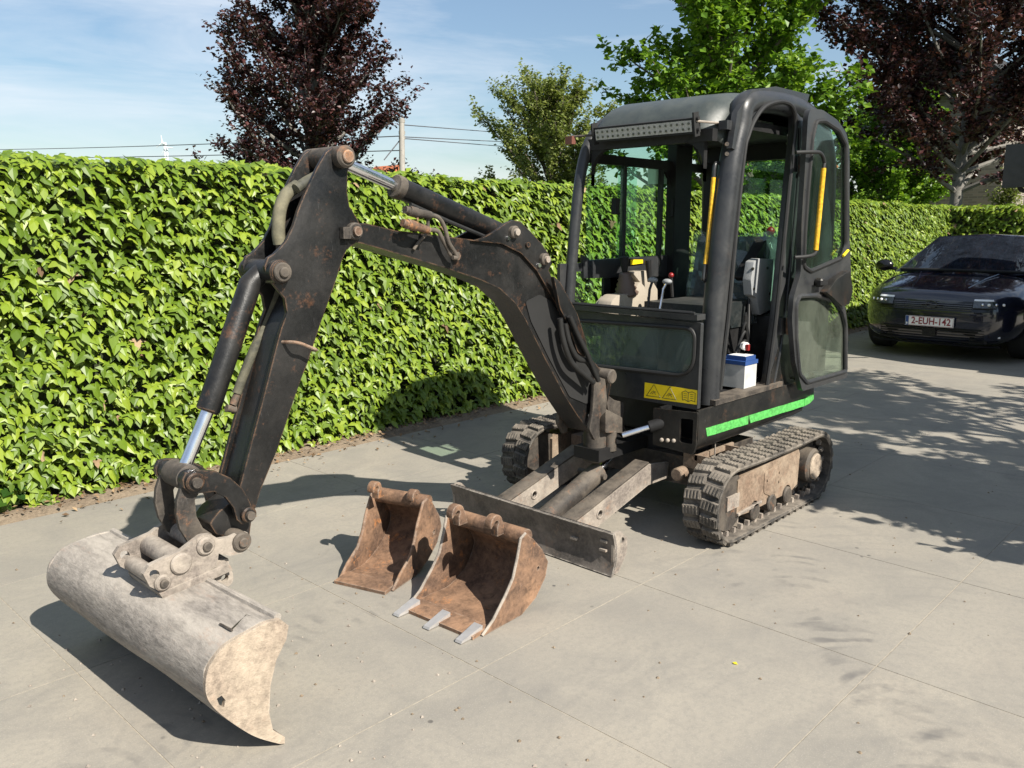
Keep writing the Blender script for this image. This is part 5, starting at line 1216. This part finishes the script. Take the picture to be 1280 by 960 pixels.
# cabin: roof and pillars, glass let into it
base = [(.98, .76), (1.02, .80), (2.2, .80), (3.6, .76), (4.05, .66)]; roofp = [(1.92, .56), (2.0, .59), (2.6, .60), (3.3, .56), (3.7, .50)]
bm = bmesh.new(); lo_r, hi_r = [], []
for (x, y), (xr, yr) in zip(base, roofp): lo_r.append((cw_(x, y, .95), cw_(x, -y, .95))); hi_r.append((cw_(xr, yr, 1.39 if xr < 3 else 1.36), cw_(xr, -yr, 1.39 if xr < 3 else 1.36)))
L1 = [bm.verts.new(a) for a, b in lo_r]; L2 = [bm.verts.new(b) for a, b in lo_r]; H1 = [bm.verts.new(a) for a, b in hi_r]; H2 = [bm.verts.new(b) for a, b in hi_r]
Rm = [bm.verts.new(cw_(xr+.0, 0, (1.425 if i < 3 else 1.40) if i else 1.405)) for i, (xr, yr) in enumerate(roofp)]
for i in range(4):
    bm.faces.new((L1[i], L1[i+1], H1[i+1], H1[i])); bm.faces.new((L2[i+1], L2[i], H2[i], H2[i+1]))
    bm.faces.new((H1[i], H1[i+1], Rm[i+1], Rm[i])); bm.faces.new((Rm[i], Rm[i+1], H2[i+1], H2[i]))
bm.faces.new((L1[0], H1[0], Rm[0], H2[0], L2[0])); bm.faces.new((L2[4], H2[4], Rm[4], H1[4], L1[4]))
bevel(bm, .02, 2, 20); fin('cabin', bm, 'carpaint', CAR, ang=50)
bm = bmesh.new(); g = []
for i in range(7):
    t = i/6; row = []
    for j in range(13):
        s = -1+2*j/12; yb_ = (.72-.18*t)*s; row.append(bm.verts.new(cw_(.935+.925*t+.10*(s*s)*(1-t*.6)-.035*(1-s*s), yb_, .985+.40*t+.012*(1-s*s))))
    g.append(row)
for a, b in zip(g, g[1:]):
    for j in range(12): bm.faces.new((a[j], a[j+1], b[j+1], b[j]))
fin('windscreen', bm, 'carglass', CAR)
box('mirror_housing', (CX+1.84, CY-.10, 1.30), (CX+1.88, CY+.10, 1.36), 'matte', CAR, bev=.01)
tube('cowl_strip', smooth_path([cw_(1.02, -.72, .985), cw_(.92, -.3, .992), cw_(.90, 0, .994), cw_(.92, .3, .992), cw_(1.02, .72, .985)], 5), .016, 'matte', CAR, 8)
for sgn in (1, -1):
    bm = bmesh.new(); bmesh.ops.create_uvsphere(bm, u_segments=16, v_segments=10, radius=1, matrix=Matrix.Translation(cw_(1.22, sgn*1.0, 1.02)) @ Matrix.Diagonal((.07, .115, .075, 1))); fin('wing_mirror', bm, 'gloss', CAR)
    tube('mirror_arm', [cw_(1.24, sgn*.84, .97), cw_(1.24, sgn*.96, .99)], .022, 'gloss', CAR, 8)
def strip(name, y0, y1, z0, z1, mat, proud, n=16, par=None, slant=0.):
    """curved panel lying on the nose of the car"""
    bm = bmesh.new(); a_, b_ = [], []
    for i in range(n+1):
        y = y0+(y1-y0)*i/n; k = slant*i/n
        for lst, z in ((a_, z0+k), (b_, z1+k)):
            x = nose_x(y, z)-proud; lst.append((bm.verts.new(cw_(x, y, z)), bm.verts.new(cw_(x+.03, y, z))))
    for i in range(n):
        for p, q in ((0, 0),): bm.faces.new((a_[i][0], a_[i+1][0], b_[i+1][0], b_[i][0]))
        bm.faces.new((b_[i][0], b_[i+1][0], b_[i+1][1], b_[i][1])); bm.faces.new((a_[i+1][0], a_[i][0], a_[i][1], a_[i+1][1]))
    for i in (0, n): bm.faces.new((a_[i][0], b_[i][0], b_[i][1], a_[i][1]))
    return fin(name, bm, mat, par or CAR, ang=30)
def nose_x(y, z):
    w = abs(y); best = .0
    # half width of each station against its distance back gives the plan curve
    for (x0, _, _, _, w0), (x1, _, _, _, w1) in zip(S_, S_[1:]):
        if w0*.9 <= w <= w1*.93: best = x0+(x1-x0)*(w-w0*.9)/(w1*.93-w0*.9); break
    else: best = 0 if w < .5 else .65 if w > .837 else .1
    lean = .10*max(0, (z-.60)/.16)**2+.05*max(0, (.36-z)/.16)**2
    return .012+best+lean
vz = strip('visor', -.78, .78, .575, .69, 'gloss', .026, 24)
for sgn in (1, -1):
    y0, y1 = sorted((sgn*.43, sgn*.83)); hl_ = strip('headlight', y0, y1, .625, .70, 'lamp', .034, 10)
    strip('light_strip', y0, y1, .700, .720, 'drl', .036, 10, hl_)
    strip('lamp_bezel', y0, y1, .615, .627, 'matte', .036, 10, hl_)
    for k in range(4): c = cw_(nose_x(sgn*(.52+.06*k), .66)-.034, sgn*(.52+.06*k), .662); bm = bmesh.new(); bmesh.ops.create_icosphere(bm, subdivisions=2, radius=.017, matrix=Matrix.Translation(c)); fin('projector', bm, 'drl' if k % 2 else 'chrome', hl_)
    y0, y1 = sorted((sgn*.60, sgn*.74)); strip('corner_intake', y0, y1, .30, .52, 'matte', .018, 6)
    y0, y1 = sorted((sgn*.68, sgn*.70)); strip('intake_blade', y0, y1, .29, .42, 'drl' if sgn < 0 else 'gloss', .030, 2)
for k in range(4): strip('grille_bar', -.42, .42, .592+.022*k, .599+.022*k, 'rim', .034, 12)
lg = strip('lower_grille', -.58, .58, .225, .385, 'matte', .014, 18)
for k in range(5): strip('grille_slat', -.56, .56, .24+.030*k, .250+.030*k, 'gloss', .026, 14, lg)
box('radar_panel', (CX-.035, CY-.07, .28), (CX-.012, CY+.07, .375), 'gloss', CAR, bev=.004)
strip('front_lip', -.70, .70, .175, .20, 'gloss', .035, 18)
strip('bumper_crease', -.76, .76, .535, .555, 'carpaint', .03, 20)
tube('bonnet_gap', smooth_path([cw_(nose_x(y, .72)-.010, y, .735) for y in np.linspace(-.76, .76, 13)], 2), .006, 'matte', CAR, 6)
for sgn in (1, -1): tube('wiper', [cw_(.96, sgn*.1+.2, 1.0), cw_(1.04, sgn*.1-.35, 1.025)], .008, 'matte', CAR, 6)
em = [cw_(-.030, .058*math.cos(a*.3927), .642+.043*math.sin(a*.3927)) for a in range(17)]
eb = tube('emblem', em, .006, 'rim', CAR, 6); tube('emblem_bolt', [cw_(-.032, .12, .640), cw_(-.032, -.012, .652), cw_(-.032, .012, .632), cw_(-.032, -.12, .644)], .0055, 'rim', CAR, 6)
# number plate
PLT = box('number_plate', (CX-.048, CY-.26, .388), (CX-.036, CY+.26, .500), 'platewhite', CAR, bev=.003)
PLT.location = (0, 0, 0)
box('plate_flag', (CX-.0495, CY+.225, .39), (CX-.0475, CY+.258, .498), 'blue', PLT, bev=0)
bd_ = [cw_(-.0495, y, z) for y, z in ((-.254, .393), (.222, .393), (.222, .495), (-.254, .495), (-.254, .393))]; tube('plate_border', bd_, .0022, 'platered', PLT, 4)
def text(body, size, mtx, mat, parent, name):
    cu = bpy.data.curves.new(name, 'FONT'); cu.body = body; cu.size = size; cu.align_x = 'CENTER'; cu.align_y = 'CENTER'; cu.extrude = .0012; cu.offset = .0018; cu.resolution_u = 4
    tmp = bpy.data.objects.new(name+'_tmp', cu); COL.objects.link(tmp)
    me = bpy.data.meshes.new_from_object(tmp.evaluated_get(bpy.context.evaluated_depsgraph_get())); bpy.data.objects.remove(tmp); bpy.data.curves.remove(cu)
    me.transform(mtx); me.materials.clear(); me.materials.append(M[mat]); me.name = name
    return link(bpy.data.objects.new(name, me), parent)
tm = Matrix(((0, 0, -1, CX-.0500), (-1, 0, 0, CY-.018), (0, 1, 0, .444), (0, 0, 0, 1)))
text('2-EUH-142', .108, tm @ Matrix.Diagonal((.86, 1, 1, 1)), 'platered', PLT, 'lettering')
text('B', .03, Matrix(((0, 0, -1, CX-.0505), (-1, 0, 0, CY+.2415), (0, 1, 0, .412), (0, 0, 0, 1))), 'platewhite', PLT, 'country_letter')
for xw in (.86, 3.45):
    for sgn in (1, -1):
        wh = cyl('wheel', cw_(xw, sgn*.66, .32), cw_(xw, sgn*.912, .32), .32, 'tyre', CAR, 40, bev=.03)
        cyl('rim', cw_(xw, sgn*.80, .32), cw_(xw, sgn*.918, .32), .215, 'rim', wh, 28, bev=.02)
        for k in range(5): a = 2*math.pi*k/5; tube('spoke', [cw_(xw, sgn*.92, .32), cw_(xw+.2*math.cos(a), sgn*.916, .32+.2*math.sin(a))], .022, 'matte', wh, 6)

# ================================================================== TRUCK at the right edge (only its mirror reaches into the picture)
TK = thing('parked_truck', 'dark truck at the right edge, only its tall black wing mirror showing', 'truck', (10.9, .6, 0))
cabp = [(9.75, .62), (9.72, 1.35), (9.95, 2.35), (10.2, 2.55), (11.4, 2.58), (11.45, .62)]
prism('cab', [Vector((x, -.55, z)) for x, z in cabp], (0, 2.15, 0), 'gloss', TK, bev=.04)
prism('windscreen', [Vector((9.712, -.42, 1.40)), Vector((9.712, 1.47, 1.40)), Vector((9.915, 1.42, 2.27)), Vector((9.915, -.37, 2.27))], (-.012, 0, .003), 'carglass', TK, bev=0)
prism('side_window', [Vector((9.95, 1.603, 1.4)), Vector((10.75, 1.603, 1.4)), Vector((10.75, 1.603, 2.2)), Vector((10.1, 1.603, 2.2))], (0, .006, 0), 'carglass', TK, bev=0)
box('bumper', (9.62, -.58, .40), (9.80, 1.62, .72), 'matte', TK, bev=.03)
box('flatbed', (11.5, -.6, .85), (15.4, 1.6, 1.02), 'grime', TK, bev=.01); box('chassis', (9.9, .1, .5), (15.2, .9, .80), 'matte', TK, bev=.01)
for xw in (10.5, 14.2):
    for a, b in ((-.5, -.25), (1.33, 1.58)): cyl('wheel', (xw, a, .42), (xw, b, .42), .42, 'tyre', TK, 32, bev=.03)
for ya, yb in ((1.60, 2.18),):
    m0 = U(1258, 181, x=9.3); m1 = U(1281, 234, x=9.3)
    bm = bmesh.new(); b_box(bm, (9.27, m1.y-.05, m1.z), (9.40, m0.y-.005, m0.z)); bevel(bm, .055, 5); mh = fin('wing_mirror', bm, 'gloss', TK)
    box('mirror_glass', (9.398, m1.y-.03, m1.z+.03), (9.405, m0.y-.03, m0.z-.03), 'chrome', mh, bev=0)
    tube('mirror_arm', smooth_path([(9.34, m1.y+.05, m1.z+.02), (9.36, m1.y+.02, m1.z-.03), (9.55, 1.85, m1.z-.04), (9.80, 1.60, m1.z-.05)], 4), .022, 'matte', TK, 8)
    tube('mirror_arm', smooth_path([(9.34, m1.y+.02, m0.z-.02), (9.5, 1.9, m0.z+.02), (9.92, 1.58, m0.z-.03)], 4), .018, 'matte', TK, 8)
